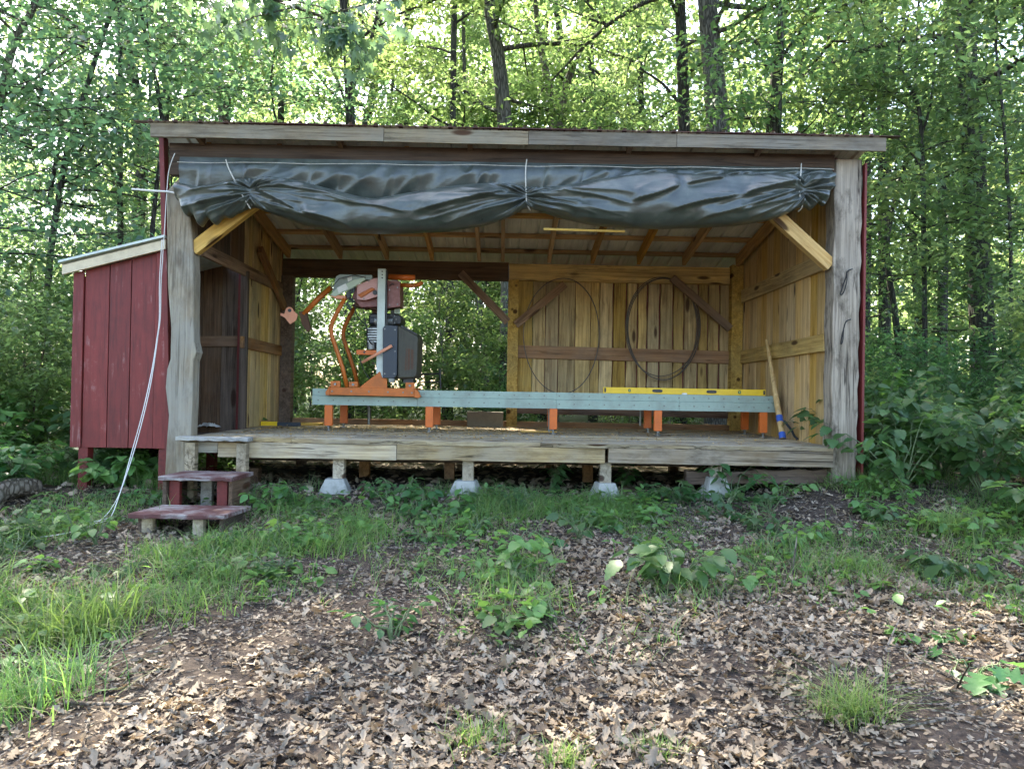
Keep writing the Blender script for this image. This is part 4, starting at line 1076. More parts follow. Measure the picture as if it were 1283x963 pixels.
# ------------------------------------------------------------------ trees
def grow(r, path, r0, z0, z1, reach, nb, nleaf, size, tmpl=LEAF_KITE, flat=.35, rise=.25, taper=.35, twigs=4, spread=.3, az=None, r1=None, profile=None, droop=.35, ang=None):
    """trunk with limbs (one MB) and the leaf arrays of its crown; path is a list of points from the ground up"""
    wood_mb = MB(); path = [np.array(tuple(p), float) for p in path]; n = len(path)
    rad = [r0 * (1 - (1 - taper) * (i / (n - 1)) ** 1.1) * (1.25 if i == 0 else 1) for i in range(n)]
    wood_mb.tube(path, rad, 10)
    zs = np.array([p[2] for p in path])
    tw = []; wt = []
    for b in range(nb):
        z = z0 + (z1 - z0) * (b + r.uniform(.0, 1)) / nb
        k = np.clip(np.searchsorted(zs, z) - 1, 0, n - 2); f = np.clip((z - zs[k]) / max(zs[k + 1] - zs[k], 1e-6), 0, 1)
        s = path[k] * (1 - f) + path[k + 1] * f; rr = rad[k] * (1 - f) + rad[k + 1] * f
        q = (z - z0) / max(z1 - z0, 1e-6)
        pr = (profile(q) if profile else (.55 + .8 * math.sin(math.pi * min(1, .15 + q * .95))) * .75)
        L = reach * pr * r.uniform(.65, 1.1)
        a = r.uniform(*(az or (0, 2 * math.pi)))
        el = r.normal(rise, .18)
        pts = [s]; d = np.array([math.cos(a) * math.cos(el), math.sin(a) * math.cos(el), math.sin(el)])
        S = 6
        for j in range(S):
            d = norm(d + np.array([r.normal(0, .16), r.normal(0, .16), r.normal(0, .12) - .03 * j * droop])); pts.append(pts[-1] + d * L / S)
        br = max(.006, min(rr * .42, .012 + L * .013))
        wood_mb.tube(pts, [br * (1 - .8 * j / S) for j in range(S + 1)], 6, cap=False)
        for j in range(2, S + 1):
            tw.append(pts[j]); wt.append(L * .6)
            tw.append((pts[j] + pts[j - 1]) / 2); wt.append(L * .6)
        for t in range(twigs):
            j = r.integers(1, S + 1); base = pts[j]; a2 = a + r.choice([-1, 1]) * r.uniform(.4, 1.2)
            l2 = L * r.uniform(.25, .5); d2 = np.array([math.cos(a2), math.sin(a2), r.normal(.1, .2)])
            tp = [base, base + d2 * l2 * .5 + r.normal(0, .03, 3), base + d2 * l2 - np.array([0, 0, .04 * l2]) + r.normal(0, .03, 3)]
            wood_mb.tube(tp, [br * .4, br * .28, br * .1], 4, cap=False)
            for e in (.4, .6, .8, 1.0):
                tw.append(base * (1 - e) + tp[2] * e); wt.append(L * .5)
    tw = np.array(tw); wt = np.array(wt); wt = wt * r.uniform(.2, 1.6, len(wt)); wt /= wt.sum()
    pick = r.choice(len(tw), nleaf, p=wt)
    pos = tw[pick] + r.normal(0, 1, (nleaf, 3)) * np.array([spread, spread, spread * flat])
    c = np.array([path[-1][0], path[-1][1]])
    ax = np.stack([r.normal(0, 1, nleaf), r.normal(0, 1, nleaf), r.normal(-.35, .35, nleaf)], -1)
    nr = np.stack([r.normal(0, .45, nleaf), r.normal(0, .45, nleaf), np.ones(nleaf)], -1)
    return wood_mb, leaves(tmpl, pos, ax, nr, size * r.uniform(.65, 1.25, nleaf))

def make_tree(name, label, cat, gen, bark, leaf, base, group=None, trunk_name="trunk", crown_name="crown", smooth=True):
    t = thing(name, base, label, cat, group)
    mbw, (lv_, lf_) = gen
    obj(trunk_name, mbw, bark, t, smooth=smooth, fix=False)
    me = fast_mesh(crown_name, lv_ - np.array(tuple(W[t.name].translation)), lf_, leaf)
    mesh_obj(crown_name, me, t)
    return t

def copy_tree(src, loc, rz, s, label=None, group=None):
    def cp(o, parent):
        c = o.copy(); COL.objects.link(c); c.parent = parent
        if parent is not None: c.matrix_parent_inverse = Matrix.Identity(4)
        for ch in list(o.children): cp(ch, c)
        return c
    kids = list(src.children)
    r_ = src.copy(); COL.objects.link(r_)
    for k in kids: cp(k, r_)
    r_.location = loc; r_.rotation_euler = (0, 0, rz); r_.scale = (s, s, s)
    if label: r_["label"] = label
    if group: r_["group"] = group
    return r_

def px_path(pts, d, ztop, n=5):
    """trunk centre line through photo pixels at distance d, carried down to the ground and up to ztop"""
    P_ = [at(a, b, d) for a, b in pts]          # listed from low to high
    lo = P_[0]; g = g1(lo.x, lo.y)
    out = [Vector((lo.x + (lo.x - P_[-1].x) * .04, lo.y, g - .1))]
    if lo.z - g > 1.5: out.append(Vector((lo.x, lo.y, (lo.z + g) / 2)))
    out += P_
    top = P_[-1]; prev = P_[-2] if len(P_) > 1 else out[0]
    dirv = (top - prev); dirv = dirv / max(abs(dirv.z), .3) ; dirv.y = 0
    if ztop > top.z + .8:
        out.append(top + Vector((dirv.x * .8 * (ztop - top.z) * .5, random.uniform(-.3, .3), (ztop - top.z) * .5)))
        out.append(out[-1] + Vector((dirv.x * .3 * (ztop - top.z) * .5, random.uniform(-.4, .4), (ztop - top.z) * .5)))
    return smooth_path(out, n)

def tall(label, pts, d, wpx, ztop, z0, reach, nb, nleaf, bark, leaf, size=.15, cat="tree", name="forest_tree", seed=0, extra=None, **k):
    r = np.random.default_rng(100 + seed)
    path = px_path(pts, d, ztop)
    mbw, lf_ = grow(r, path, wpx * d / 930 / 2, z0, ztop, reach, nb, nleaf, size, **k)
    if extra:
        for ex, w in extra:
            p = smooth_path([at(a, b, d) for a, b in ex], 5); m = len(p)
            mbw.tube(p, [w * d / 930 / 2 * (1 - .6 * i / m) for i in range(m)], 7, cap=False)
    b = path[0]
    return make_tree(name, label, cat, (mbw, lf_), bark, leaf, (b[0], b[1], g1(b[0], b[1])))

tall("thick straight tree with grey ridged bark rising behind the right half of the roof", [(903, 250), (899, 150), (893, 80), (886, 0)], 14.5, 37, 17, 7.5, 4.8, 18, 9000, B_grey, LF_bright, seed=1, taper=.5, extra=[([(917, 60), (940, 50), (955, 62), (968, 84)], 6)])
tall("straight dark trunk close on the left of the thickest grey tree", [(857, 250), (856, 120), (852, 0)], 16.5, 20, 17, 8, 4, 14, 5500, B_dark, LF_bright, seed=2, taper=.5, extra=[([(852, 130), (830, 105), (805, 88)], 5), ([(856, 60), (868, 53), (882, 52)], 5)])
tall("leaning grey trunk above the middle of the roof left of centre", [(640, 260), (633, 160), (624, 70), (612, 0)], 15.5, 24, 17, 7, 4.4, 15, 7000, B_grey, LF_bright, seed=3, taper=.45, extra=[([(633, 140), (610, 135), (590, 118), (560, 104)], 5)])
tall("slim dark forked tree rising over the left part of the roof", [(441, 250), (439, 150), (435, 60), (430, 0)], 13.5, 15, 15.5, 6.5, 4.6, 18, 12000, B_dark, LF_bright, seed=4, taper=.5, extra=[([(440, 120), (452, 80), (468, 38), (480, -30)], 6), ([(437, 140), (420, 95), (402, 60), (385, 20)], 4), ([(430, 130), (412, 112), (400, 98)], 3)])  # unseen upper crown made extra full to shade the foreground
tall("curved trunk bending left behind the left end of the roof", [(284, 260), (280, 150), (272, 100), (258, 75), (238, 62)], 17, 14, 16, 7.5, 4.2, 15, 5500, B_brown, LF_bright, seed=5, taper=.5, extra=[([(286, 160), (288, 90), (284, 40)], 5)])
tall("dark trunk right of the thickest tree with leafy low twigs", [(964, 260), (968, 150), (974, 80), (982, 0)], 17.5, 19, 16, 6.5, 3.8, 16, 6500, B_dark, LF_bright, seed=6, taper=.5)
tall("double trunk tree spreading in a narrow fork behind the roof middle", [(700, 250), (700, 165), (712, 100), (735, 40), (745, 0)], 19, 13, 15, 6, 4, 16, 6500, B_brown, LF_bright, seed=7, taper=.4, extra=[([(698, 165), (688, 110), (676, 50), (668, -20)], 12)])
tall("upright dark trunk just beyond the right end of the roof", [(1109, 500), (1107, 240), (1104, 100), (1100, 0)], 18, 16, 16, 5, 3.8, 18, 7000, B_dark, LF_bright, seed=8, taper=.5)
tall("broad dark trunk standing deep in leaves at the right of the picture", [(1235, 520), (1227, 340), (1218, 165), (1207, 0)], 12.5, 31, 15, 6, 4.2, 18, 6000, B_dark, LF_deep, seed=9, taper=.6, size=.14)
tall("slender forked sapling tree between the right post and the broad dark trunk", [(1159, 460), (1157, 260), (1154, 165), (1148, 125), (1126, 75), (1138, 20)], 11.5, 7, 7.4, 2.6, 2.2, 22, 4500, B_dark, LF_bright, seed=10, taper=.4, size=.12, extra=[([(1155, 168), (1166, 130), (1171, 70), (1168, 20)], 4), ([(1155, 210), (1140, 190), (1124, 172)], 3)])
tall("thin whip of a sapling at the far right edge in front of the broad trunk", [(1266, 480), (1266, 300), (1258, 160), (1248, 60), (1250, 0)], 10.5, 5, 7, 2.4, 1.8, 20, 3600, B_dark, LF_deep, seed=11, taper=.5, size=.12)
tall("dark trunk seen through the open back of the shed behind the sawmill", [(562, 540), (563, 440), (564, 350), (566, 230)], 15, 12, 13, 5.5, 3.5, 14, 5500, B_dark, LF_bright, seed=12, taper=.5)
tall("pale grey slender trunk seen through the opening beside the middle post", [(612, 500), (604, 420), (598, 350), (590, 240)], 18, 8, 12, 4.5, 3, 14, 5000, B_grey, LF_bright, seed=13, taper=.5)
tall("leaning tree at the upper left corner with a thick slanting stem", [(-20, 240), (8, 90), (22, 45), (46, 0)], 11, 12, 11, 4.2, 3.6, 20, 5500, B_brown, LF_blue, seed=14, taper=.5, size=.13, extra=[([(46, 5), (75, 18), (108, 42)], 6)])
tall("slanting pair of thin stems left of the shed roof", [(62, 330), (84, 190), (102, 130), (118, 80)], 12, 9, 9, 3.6, 3.4, 22, 5500, B_dark, LF_blue, seed=15, taper=.45, size=.13, extra=[([(60, 260), (74, 180), (84, 135)], 6), ([(70, 232), (105, 218), (130, 202), (148, 192)], 4), ([(20, 240), (110, 238), (160, 244), (180, 250)], 3.5)])
tall("straight thin trunk just left of the shed's left corner post", [(151, 330), (150, 240), (151, 150)], 14.5, 9, 15, 4.5, 4.2, 22, 10000, B_dark, LF_bright, seed=16, taper=.5)  # crown out of view filled out to keep sun off the foreground
tall("slim pale trunk above the roof between the forked tree and the leaning trunk", [(566, 260), (568, 120), (566, 0)], 22, 8, 15, 5, 3.5, 16, 6500, B_brown, LF_bright, seed=17, taper=.5)
tall("thin dark trunk right of the roof's dark trunk with steep side limbs", [(1008, 260), (1003, 150), (1005, 60), (1012, 0)], 21, 10, 15, 6, 3.6, 16, 6500, B_dark, LF_bright, seed=18, taper=.5, extra=[([(1003, 130), (1020, 90), (1042, 40)], 4)])
tall("crooked slim trunk above the roof's right end leaning left", [(1088, 260), (1085, 160), (1072, 80), (1058, 0)], 20, 9, 15, 6, 3.6, 16, 6500, B_dark, LF_bright, seed=19, taper=.5, extra=[([(1078, 120), (1060, 95), (1040, 60)], 4)])

for i, (px_, d_, w_, lab) in enumerate([(742, 23, 11, "dark mid distance trunk above the roof just right of its middle"), (802, 25, 10, "dark mid distance trunk left of the pair of big trunks above the roof"), (1040, 24, 12, "dark mid distance trunk above the roof's right end"), (350, 24, 11, "dark mid distance trunk above the roof's left third"), (505, 26, 11, "dark mid distance trunk above the roof between the forked and leaning trees"), (1178, 21, 13, "dark mid distance trunk between the forked sapling and the broad trunk"), (205, 21, 12, "dark mid distance trunk behind the shed's left corner")]):
    tall(lab, [(px_ + 4, 300), (px_ + 2, 150), (px_ - 6 + 3 * i, 0)], d_, w_, 16, 7, 3.6, 14, 3500, B_dark, LF_bright, size=.2, seed=40 + i, taper=.55)

# --- background and understorey: archetypes, then copies that share their meshes
def arche(name, label, cat, group, seed, h, r0, z0f, reach, nb, nleaf, size, bark, leaf, lean=.028, **k):
    r = np.random.default_rng(seed)
    path = smooth_path([(0, 0, -.15)] + [(r.normal(0, lean) * h * q, r.normal(0, lean) * h * q, h * q) for q in (.2, .4, .6, .8, 1.0)], 3)
    g = grow(r, path, r0, h * z0f, h, reach, nb, nleaf, size, **k)
    t = thing(name, (0, 0, 0), label, cat, group)
    obj("trunk", g[0], bark, t, smooth=True, fix=False)
    mesh_obj("crown", fast_mesh("crown", g[1][0], g[1][1], leaf), t)
    return t
G1, L1 = "slender trees in the sunlit woods", "slender tree standing farther back in the sunlit woods"
G2, L2 = "leafy young maples around the clearing", "leafy young maple with layered boughs at the wood's edge"
G3, L3 = "bushes of the undergrowth", "rounded green bush of the undergrowth around the shed"
slim = [arche("slender_tree", L1, "tree", G1, 40 + i, 15 + i, .14 + .02 * i, .2, 3.4, 26, 4600, .25, [B_dark, B_brown, B_dark][i % 3], LF_far if i % 2 else LF_bright, taper=.25) for i in range(4)]
young = [arche("young_maple", L2, "tree", G2, 60 + i, 7 + i * .7, .045 + .008 * i, .16, 2.7, 30, 5600, .13, B_dark, [LF_bright, LF_deep, LF_cool, LF_deep][i], rise=.1, flat=.22, taper=.2, twigs=5) for i in range(4)]
bush = [arche("undergrowth_bush", L3, "bush", G3, 80 + i, 1.9 + .4 * i, .02, .08, 1.15, 26, 3600, .1, B_brown, [LF_cool, LF_bright, LF_bright][i], rise=.55, flat=.6, taper=.3, spread=.14, twigs=4) for i in range(3)]  # brighter leaf colour on two of the bushes paints them as sunlit
def scatter(protos, spots, smin=.8, smax=1.2, sd=1):
    r = np.random.default_rng(sd)
    for i, (x, y) in enumerate(spots):
        p = protos[i % len(protos)]; s = r.uniform(smin, smax); a = r.uniform(0, 6.28)
        if i < len(protos):
            p.location = (x, y, g1(x, y)); p.rotation_euler = (0, 0, a); p.scale = (s, s, s)
        else: copy_tree(p, (x, y, g1(x, y)), a, s)
def spots(n, xr, yr, dmin, sd, keep=lambda x, y: True):
    r = np.random.default_rng(sd); out = []; k = 0
    while len(out) < n and k < 20000:
        k += 1; y = r.uniform(*yr); x = r.uniform(-1, 1) * (y * .75 + 1.5) if xr is None else r.uniform(*xr)
        if keep(x, y) and all((x - a) ** 2 + (y - b) ** 2 > dmin ** 2 for a, b in out): out.append((x, y))
    return out
cool = [arche("young_maple", "leafy young maple, sun glare put into its bluish leaves, left of the shed", "tree", "cool green maples left of the shed", 70 + i, 7.4 + i, .05, .14, 2.9, 30, 3900, .125, B_dark, LF_blue, rise=.1, flat=.22, taper=.2, twigs=5) for i in range(2)]  # veiling sun glare is painted in through the bluish leaf colour
scatter(slim, [(1.4, 24.5), (3.6, 27), (5.2, 31), (2.4, 33), (-.6, 29)] + spots(44, None, (23, 48), 2.6, 5), .75, 1.25, 6)
free = lambda x, y: not (-5.6 < x < 4.6 and 4 < y < 12.6)
scatter(young, [(8.9, 10.2), (10.2, 12.4), (5.0, 13.2), (8.2, 15.5)] + spots(30, None, (19, 34), 2.2, 8), .8, 1.2, 9)
scatter(cool, [(-7.4, 9.6), (-5.8, 12.2), (-9.4, 12.4), (-4.6, 15.2)], .85, 1.15, 14)
scatter(bush, [(-4.7, 9.6), (-6.0, 8.4), (-5.4, 10.4), (-7.4, 7.6), (-6.7, 10.4), (-5.2, 8.3), (5.2, 9.2), (6.2, 8.2), (4.6, 10.8), (6.9, 10.2), (-2.2, 12.2), (-1.1, 13.4), (.2, 12.6), (-.5, 14.6), (-3.4, 13.0), (7.6, 8.4), (-8.2, 9.4)] + spots(44, None, (13, 32), 1.6, 11), .7, 1.2, 12)

# --- far wood: one mass nobody could count
def far_wood():
    r = np.random.default_rng(21); parts = []
    nc = 1250
    y = r.uniform(34, 62, nc); x = r.uniform(-1, 1, nc) * (y * .8 + 4); z = 22 * r.beta(1.0, 1.5, nc)
    keep = vn1(x * .11 + 7, z * .16) + .55 * vn2(x * .35, z * .4) - z * .03 > -.2
    x, y, z = x[keep], y[keep], z[keep]; n = len(x); m = 55
    c = np.repeat(np.stack([x, y, z + gz(x, y)], -1), m, 0)
    pos = c + r.normal(0, 1, c.shape) * np.array([1.5, 1.5, .8])
    pos[:, 2] = np.maximum(pos[:, 2], .1)
    k = len(pos)
    ax = np.stack([r.normal(0, 1, k), r.normal(0, 1, k), r.normal(-.3, .4, k)], -1); nr = np.stack([r.normal(0, .6, k), r.normal(0, .6, k), np.ones(k)], -1)
    return leaves(LEAF_KITE, pos, ax, nr, r.uniform(.42, .72, k))
v, f = far_wood()
tag(mesh_obj("distant_wood", fast_mesh("distant_wood", v, f, LF_far)), "bright distant woodland foliage closing the view between the trunks", kind="stuff")

# --- overhanging maple branch at the top left, trunk out of the picture
r = np.random.default_rng(31)
mbw = MB(); tx, ty = -6.4, 2.6; zb = g1(tx, ty)
mbw.tube(smooth_path([(tx, ty, zb - .1), (tx + .05, ty, 2), (tx - .1, ty + .1, 4.5), (tx, ty, 7.5)], 5), list(np.linspace(.16, .09, 16)), 10)
limb = smooth_path([(tx - .05, ty + .05, 3.6), (-4.6, 4.2, 4.5), (-2.8, 5.6, 4.3), (-1.4, 6.1, 4.0)], 6)
mbw.tube(limb, list(np.linspace(.06, .008, len(limb))), 7)
tw = []
for k in range(46):
    i = r.integers(6, len(limb)); b = limb[i]; d = np.array([r.normal(.2, .7), r.normal(.1, .6), r.normal(-.25, .25)]); l = r.uniform(.25, .75)
    mbw.tube([b, b + d * l * .5, b + d * l + np.array([0, 0, -.08])], [.008, .005, .002], 4, cap=False)
    for e in np.linspace(.3, 1, 5): tw.append(b + d * l * e)
tw = np.array(tw); n = 760; pos = tw[r.integers(0, len(tw), n)] + r.normal(0, .07, (n, 3))
ax = np.stack([r.normal(0, .7, n), r.normal(0, .7, n), r.normal(-.9, .35, n)], -1); nr = np.stack([r.normal(0, .6, n), r.normal(-.2, .6, n), np.ones(n)], -1)
make_tree("maple_tree", "overhanging maple bough with large drooping leaves at the top edge above the roof's left half", "tree", (mbw, leaves(LEAF_MAPLE, pos, ax, nr, r.uniform(.1, .17, n))), B_brown, LF_blue, (tx, ty, zb))

# ------------------------------------------------------------------ ground plants
def plant(name, label, cat, base, h, nst, nleaf, size, leaf, tmpl=LEAF_TOOTH, spread=.5, seed=0, group=None, droop=.25, pair=True, up_=.9):
    r = np.random.default_rng(500 + seed); x, y = base; z = g1(x, y)
    mb = MB(); pos = []; ax = []; nr = []; sz = []
    for s in range(nst):
        a = r.uniform(0, 6.28); L = h * r.uniform(.65, 1.1); out = spread * r.uniform(.3, 1.1)
        p = [np.array([x + r.normal(0, .02), y + r.normal(0, .02), z - .01])]
        for k in range(1, 5):
            q = k / 4; p.append(np.array([x + math.cos(a) * out * q ** 1.3, y + math.sin(a) * out * q ** 1.3, z + L * (q - droop * q * q)]) + r.normal(0, .008 + .01 * h, 3))
        mb.tube(p, [.006 + h * .004, .005 + h * .003, .004 + h * .002, .003, .0015], 5, cap=False)
        m = max(2, nleaf // nst)
        for k in range(m):
            q = .25 + .75 * (k + r.uniform(0, .9)) / m; i = min(int(q * 4), 3); b = p[i] * (1 - (q * 4 - i)) + p[min(i + 1, 4)] * (q * 4 - i)
            a2 = a + (1 if k % 2 else -1) * r.uniform(.5, 1.5) if q < .95 else a
            d = np.array([math.cos(a2), math.sin(a2), r.normal(-.08, .25)])
            ll = size * r.uniform(.6, 1.2) * (.75 + .4 * q)
            pt = b + d * ll * .35
            mb.tube([b, pt], [.0022, .0015], 4, cap=False)
            pos.append(pt); ax.append(d + np.array([0, 0, -.2])); nr.append(np.array([r.normal(0, .3), r.normal(0, .3), up_])); sz.append(ll)
    t = thing(name, (x, y, z), label, cat, group)
    obj("stem", mb, M_stem, t, smooth=True, fix=False)
    v, f = leaves(tmpl, np.array(pos), np.array(ax), np.array(nr), np.array(sz))
    mesh_obj("foliage", fast_mesh("foliage", v - np.array(tuple(W[t.name].translation)), f, leaf), t)
    return t
plant("seedling", "largest leafy seedling in the clearing with broad dull green leaves", "seedling", ground_at(850, 735), .38, 12, 95, .125, LF_shrub, seed=1, spread=.42)
plant("seedling", "upright yellow green seedling left of the largest leafy seedling", "seedling", ground_at(640, 715), .42, 4, 26, .1, LF_seed, seed=2, spread=.2)
plant("seedling", "bright two stemmed seedling below the upright yellow green one", "seedling", ground_at(697, 780), .2, 4, 16, .085, LF_seed, seed=3, spread=.14)
plant("seedling", "flat olive green seedling left of the bright two stemmed one", "seedling", ground_at(625, 788), .14, 6, 22, .1, LF_shrub, seed=4, spread=.2)
plant("seedling", "tiny bright green seedling between two bigger seedlings on bare leaves", "seedling", ground_at(753, 756), .1, 3, 8, .075, LF_seed, seed=5, spread=.08)
plant("seedling", "small compound leaved seedling over the leaf litter left of the middle", "seedling", ground_at(492, 806), .27, 6, 46, .07, LF_shrub, LEAF_OVATE, seed=6, spread=.3)
plant("seedling", "low pale seedling lying just right of the largest leafy seedling", "seedling", ground_at(925, 728), .12, 4, 14, .09, LF_seed, seed=7, spread=.22)
plant("seedling", "dark oak seedling on the litter near the right edge", "seedling", ground_at(1222, 846), .13, 4, 12, .16, LF_shrub, LEAF_OAK, seed=8, spread=.12)
plant("seedling", "broad dark leaved plant low on the ground right of the clearing", "seedling", ground_at(1200, 722), .2, 7, 34, .14, LF_deep, seed=9, spread=.32)
plant("seedling", "flat fern like green sprig lying on the litter at the right", "fern", ground_at(1150, 800), .06, 3, 36, .075, LF_seed, LEAF_OVATE, seed=10, spread=.28)
plant("seedling", "tall leafy seedling growing in front of the deck's middle pier", "seedling", ground_at(690, 620), .5, 6, 54, .1, LF_deep, seed=11, spread=.24)
plant("seedling", "broad leaved seedling by the half hidden middle pier block", "seedling", ground_at(785, 612), .33, 6, 34, .11, LF_shrub, seed=12, spread=.3)
plant("seedling", "leafy vine clump climbing in front of the right end of the deck", "vine", ground_at(915, 625), .5, 9, 90, .095, LF_shrub, seed=13, spread=.4)
plant("seedling", "ferny weed growing between the two leftmost pier blocks", "weed", ground_at(497, 632), .3, 9, 80, .07, LF_shrub, LEAF_OVATE, seed=14, spread=.25)
plant("seedling", "weed with narrow leaves right beside the wooden steps", "weed", ground_at(338, 640), .36, 6, 60, .08, LF_seed, LEAF_OVATE, seed=15, spread=.22)
plant("seedling", "dark broad leaved seedling in front of the deck left of the vine clump", "seedling", ground_at(845, 632), .3, 6, 40, .1, LF_deep, seed=16, spread=.3)
plant("seedling", "small seedling under the right edge of the steps' lower tread", "weed", ground_at(395, 668), .2, 6, 40, .06, LF_seed, LEAF_OVATE, seed=17, spread=.2)
G4, L4 = "leafy shrubs at the right post", "leafy shrub of broad dark leaves crowding the foot of the right post"
for i, (x, y, h) in enumerate([(3.65, 6.75, .95), (4.25, 6.5, 1.05), (4.9, 6.7, 1.1), (4.4, 7.4, 1.15), (5.4, 7.1, 1.1), (3.75, 7.5, 1.0), (5.0, 5.9, .7), (5.9, 6.4, .9), (4.5, 5.7, .5), (4.9, 7.9, 1.5), (4.1, 8.2, 1.4), (5.8, 7.7, 1.5)]):
    plant("broadleaf_shrub", L4, "shrub", (x, y), h, 14, 300, .125, LF_deep if i % 2 else LF_shrub, seed=30 + i, spread=.75, group=G4)
G5, L5 = "leafy weeds left of the lean-to", "leafy weed clump growing around the red lean-to on the left"
for i, (x, y, h) in enumerate([(-4.6, 7.0, .6), (-5.2, 7.5, .9), (-4.3, 7.6, .5), (-5.8, 7.0, .9), (-3.7, 7.3, .4), (-4.9, 6.4, .5), (-5.6, 6.2, .6), (-3.6, 7.9, .6), (-4.0, 8.9, .8), (-3.3, 9.2, .8), (-6.4, 7.6, 1.2), (-4.5, 8.2, .9)]):
    plant("weed_clump", L5, "weed", (x, y), h, 14, 260, .11, [LF_shrub, LF_seed, LF_deep][i % 3], [LEAF_TOOTH, LEAF_OVATE][i % 2], seed=60 + i, spread=.5, group=G5)

G6, L6 = "small weeds in the grass before the shed", "small leafy weed sprouting from the grass strip in front of the shed"
rr_ = np.random.default_rng(77)
for i in range(105):
    x = rr_.uniform(-4.2, 4.2); y = 6.98 - 2.5 * rr_.beta(1.0, 1.5)
    if -3.0 < x < -2.1 and y > 5.6: continue
    plant("small_weed", L6, "weed", (x, y), rr_.uniform(.1, .3), 6, int(rr_.uniform(20, 44)), rr_.uniform(.05, .09), [LF_shrub, LF_seed, LF_deep][i % 3], [LEAF_TOOTH, LEAF_OVATE][i % 2], seed=100 + i, spread=rr_.uniform(.1, .22), group=G6)
for i, (x, y, h) in enumerate([(-5.3, 8.2, 1.3), (-6.2, 8.8, 1.5), (-4.8, 8.9, 1.2), (-5.9, 7.7, 1.1), (-6.9, 8.3, 1.4)]):
    plant("weed_clump", L5, "weed", (x, y), h, 14, 320, .12, [LF_seed, LF_bright][i % 2], LEAF_TOOTH, seed=160 + i, spread=.55, group=G5)
# --- grass
def blades(r, pos, h, w, lean):
    n = len(pos); a = r.uniform(0, 6.28, n); b = a + r.normal(0, .5, n)
    d = np.stack([np.cos(a), np.sin(a), 0 * a], -1); s = np.stack([-np.sin(b), np.cos(b), 0 * a], -1)
    ks = np.array([0, .35, .7, 1.0]); ws = np.array([1, .85, .55, .05])
    v = np.zeros((n, 8, 3))
    for i, (k, q) in enumerate(zip(ks, ws)):
        c = pos + d * (lean * h * k ** 1.8)[:, None]; c[:, 2] += h * k * (1 - .3 * np.minimum(lean, 1.5) * k)
        v[:, i * 2] = c - s * (w * q / 2)[:, None]; v[:, i * 2 + 1] = c + s * (w * q / 2)[:, None]
    f = np.array([(0, 1, 3, 2), (2, 3, 5, 4), (4, 5, 7, 6)])
    return v.reshape(-1, 3), (f[None] + (np.arange(n) * 8)[:, None, None]).reshape(-1, 4)
def tuft(label, px, py, n, h, sp, seed, lean=.6, w=.007):
    r = np.random.default_rng(700 + seed); x, y = ground_at(px, py)
    p = np.stack([x + r.normal(0, sp, n), y + r.normal(0, sp * .7, n), np.zeros(n)], -1); p[:, 2] = gz(p[:, 0], p[:, 1]) - .01
    v, f = blades(r, p, h * r.uniform(.4, 1.1, n), w * r.uniform(.6, 1.3, n), lean * r.uniform(.1, 1.8, n))
    me = fast_mesh("grass_tuft", v - np.array([x, y, g1(x, y)]), f, LF_grass)
    o = mesh_obj("grass_tuft", me, None, Matrix.Translation(Vector((x, y, g1(x, y)))))
    tag(o, label, "grass tuft")
tuft("tall bright grass tuft at the left edge of the clearing", 95, 800, 420, .42, .15, 1, .95, .008)
tuft("lower grass tuft at the left edge nearest the camera", 35, 890, 300, .32, .14, 2, .95, .007)
tuft("rounded tuft of fine grass alone on the litter at the right", 1070, 900, 330, .25, .065, 3, 1.1, .004)
tuft("small fine tuft of grass at the bottom edge right of the middle", 820, 950, 180, .1, .045, 4, .8, .004)
tuft("spiky grass tuft at the bottom edge left of the small fine tuft", 712, 955, 160, .11, .045, 5, .7, .005)
tuft("thin grass tuft at the bottom edge left of the middle", 600, 935, 170, .13, .07, 6, .7, .005)
tuft("dark grass tuft growing by the foot of the shrubs on the right", 1190, 668, 260, .3, .12, 7, .8, .007)
tuft("soft grass tuft right of the middle distance on the litter", 1080, 715, 240, .16, .12, 8, .9, .005)
tuft("upright grass tuft in front of the steps", 205, 700, 300, .2, .11, 9, .7, .006)
tuft("grass tuft with wide blades just left of the pile of leaves", 420, 690, 260, .2, .16, 10, .8, .007)

def field(seed, n, xr, yr):
    r = np.random.default_rng(seed); return r, r.uniform(*xr, n), r.uniform(*yr, n)
def grass_density(x, y):
    s = lambda a: np.clip(a, 0, 1)
    left = s((-1.0 - x - np.maximum(0, 4.6 - y) * .75) / .7) * s((y - 2.4) / .5)
    strip = s((y - 4.75 + .25 * np.sin(x * 1.3)) / .8) * (1 - .5 * s((x + .2) / 1.2) * s((5.6 - y) / .6))
    right_ = .28 * s((x - 1.6) / 1.2) * s((y - 3.3) / 1.0)
    mid = .45 * s((y - 3.7 + .5 * np.sin(x * 2.1 + 1)) / .9)
    right_ = np.maximum(right_, mid)
    nz = .5 + .5 * vn1(x * 1.6 + 20, y * 1.6 + 11) + .35 * vn2(x * 4 + 9, y * 4)
    return np.clip(np.maximum(np.maximum(left, strip), right_), 0, 1) * np.clip(nz * 2.2 - .65, 0, 1)
r, x, y = field(801, 190000, (-6.5, 6.0), (2.3, 7.4))
k = r.uniform(0, 1, len(x)) < grass_density(x, y) * .85
under = (np.abs(x - .1) < 3.1) & (y > 7.05)
k &= ~under
x, y = x[k], y[k]; n = len(x)
p = np.stack([x, y, gz(x, y) - .008], -1)
hh = (.06 + .17 * np.clip(.5 + vn3(x * 2.1, y * 2.1), 0, 1)) * r.uniform(.35, 1.15, n) * (1 + .35 * (x < -2))
v, f = blades(r, p, hh, r.uniform(.003, .0085, n), r.uniform(.2, 1.7, n))
tag(mesh_obj("grass", fast_mesh("grass", v, f, LF_grass)), "thin green grass growing over the clearing's leaf litter", kind="stuff")
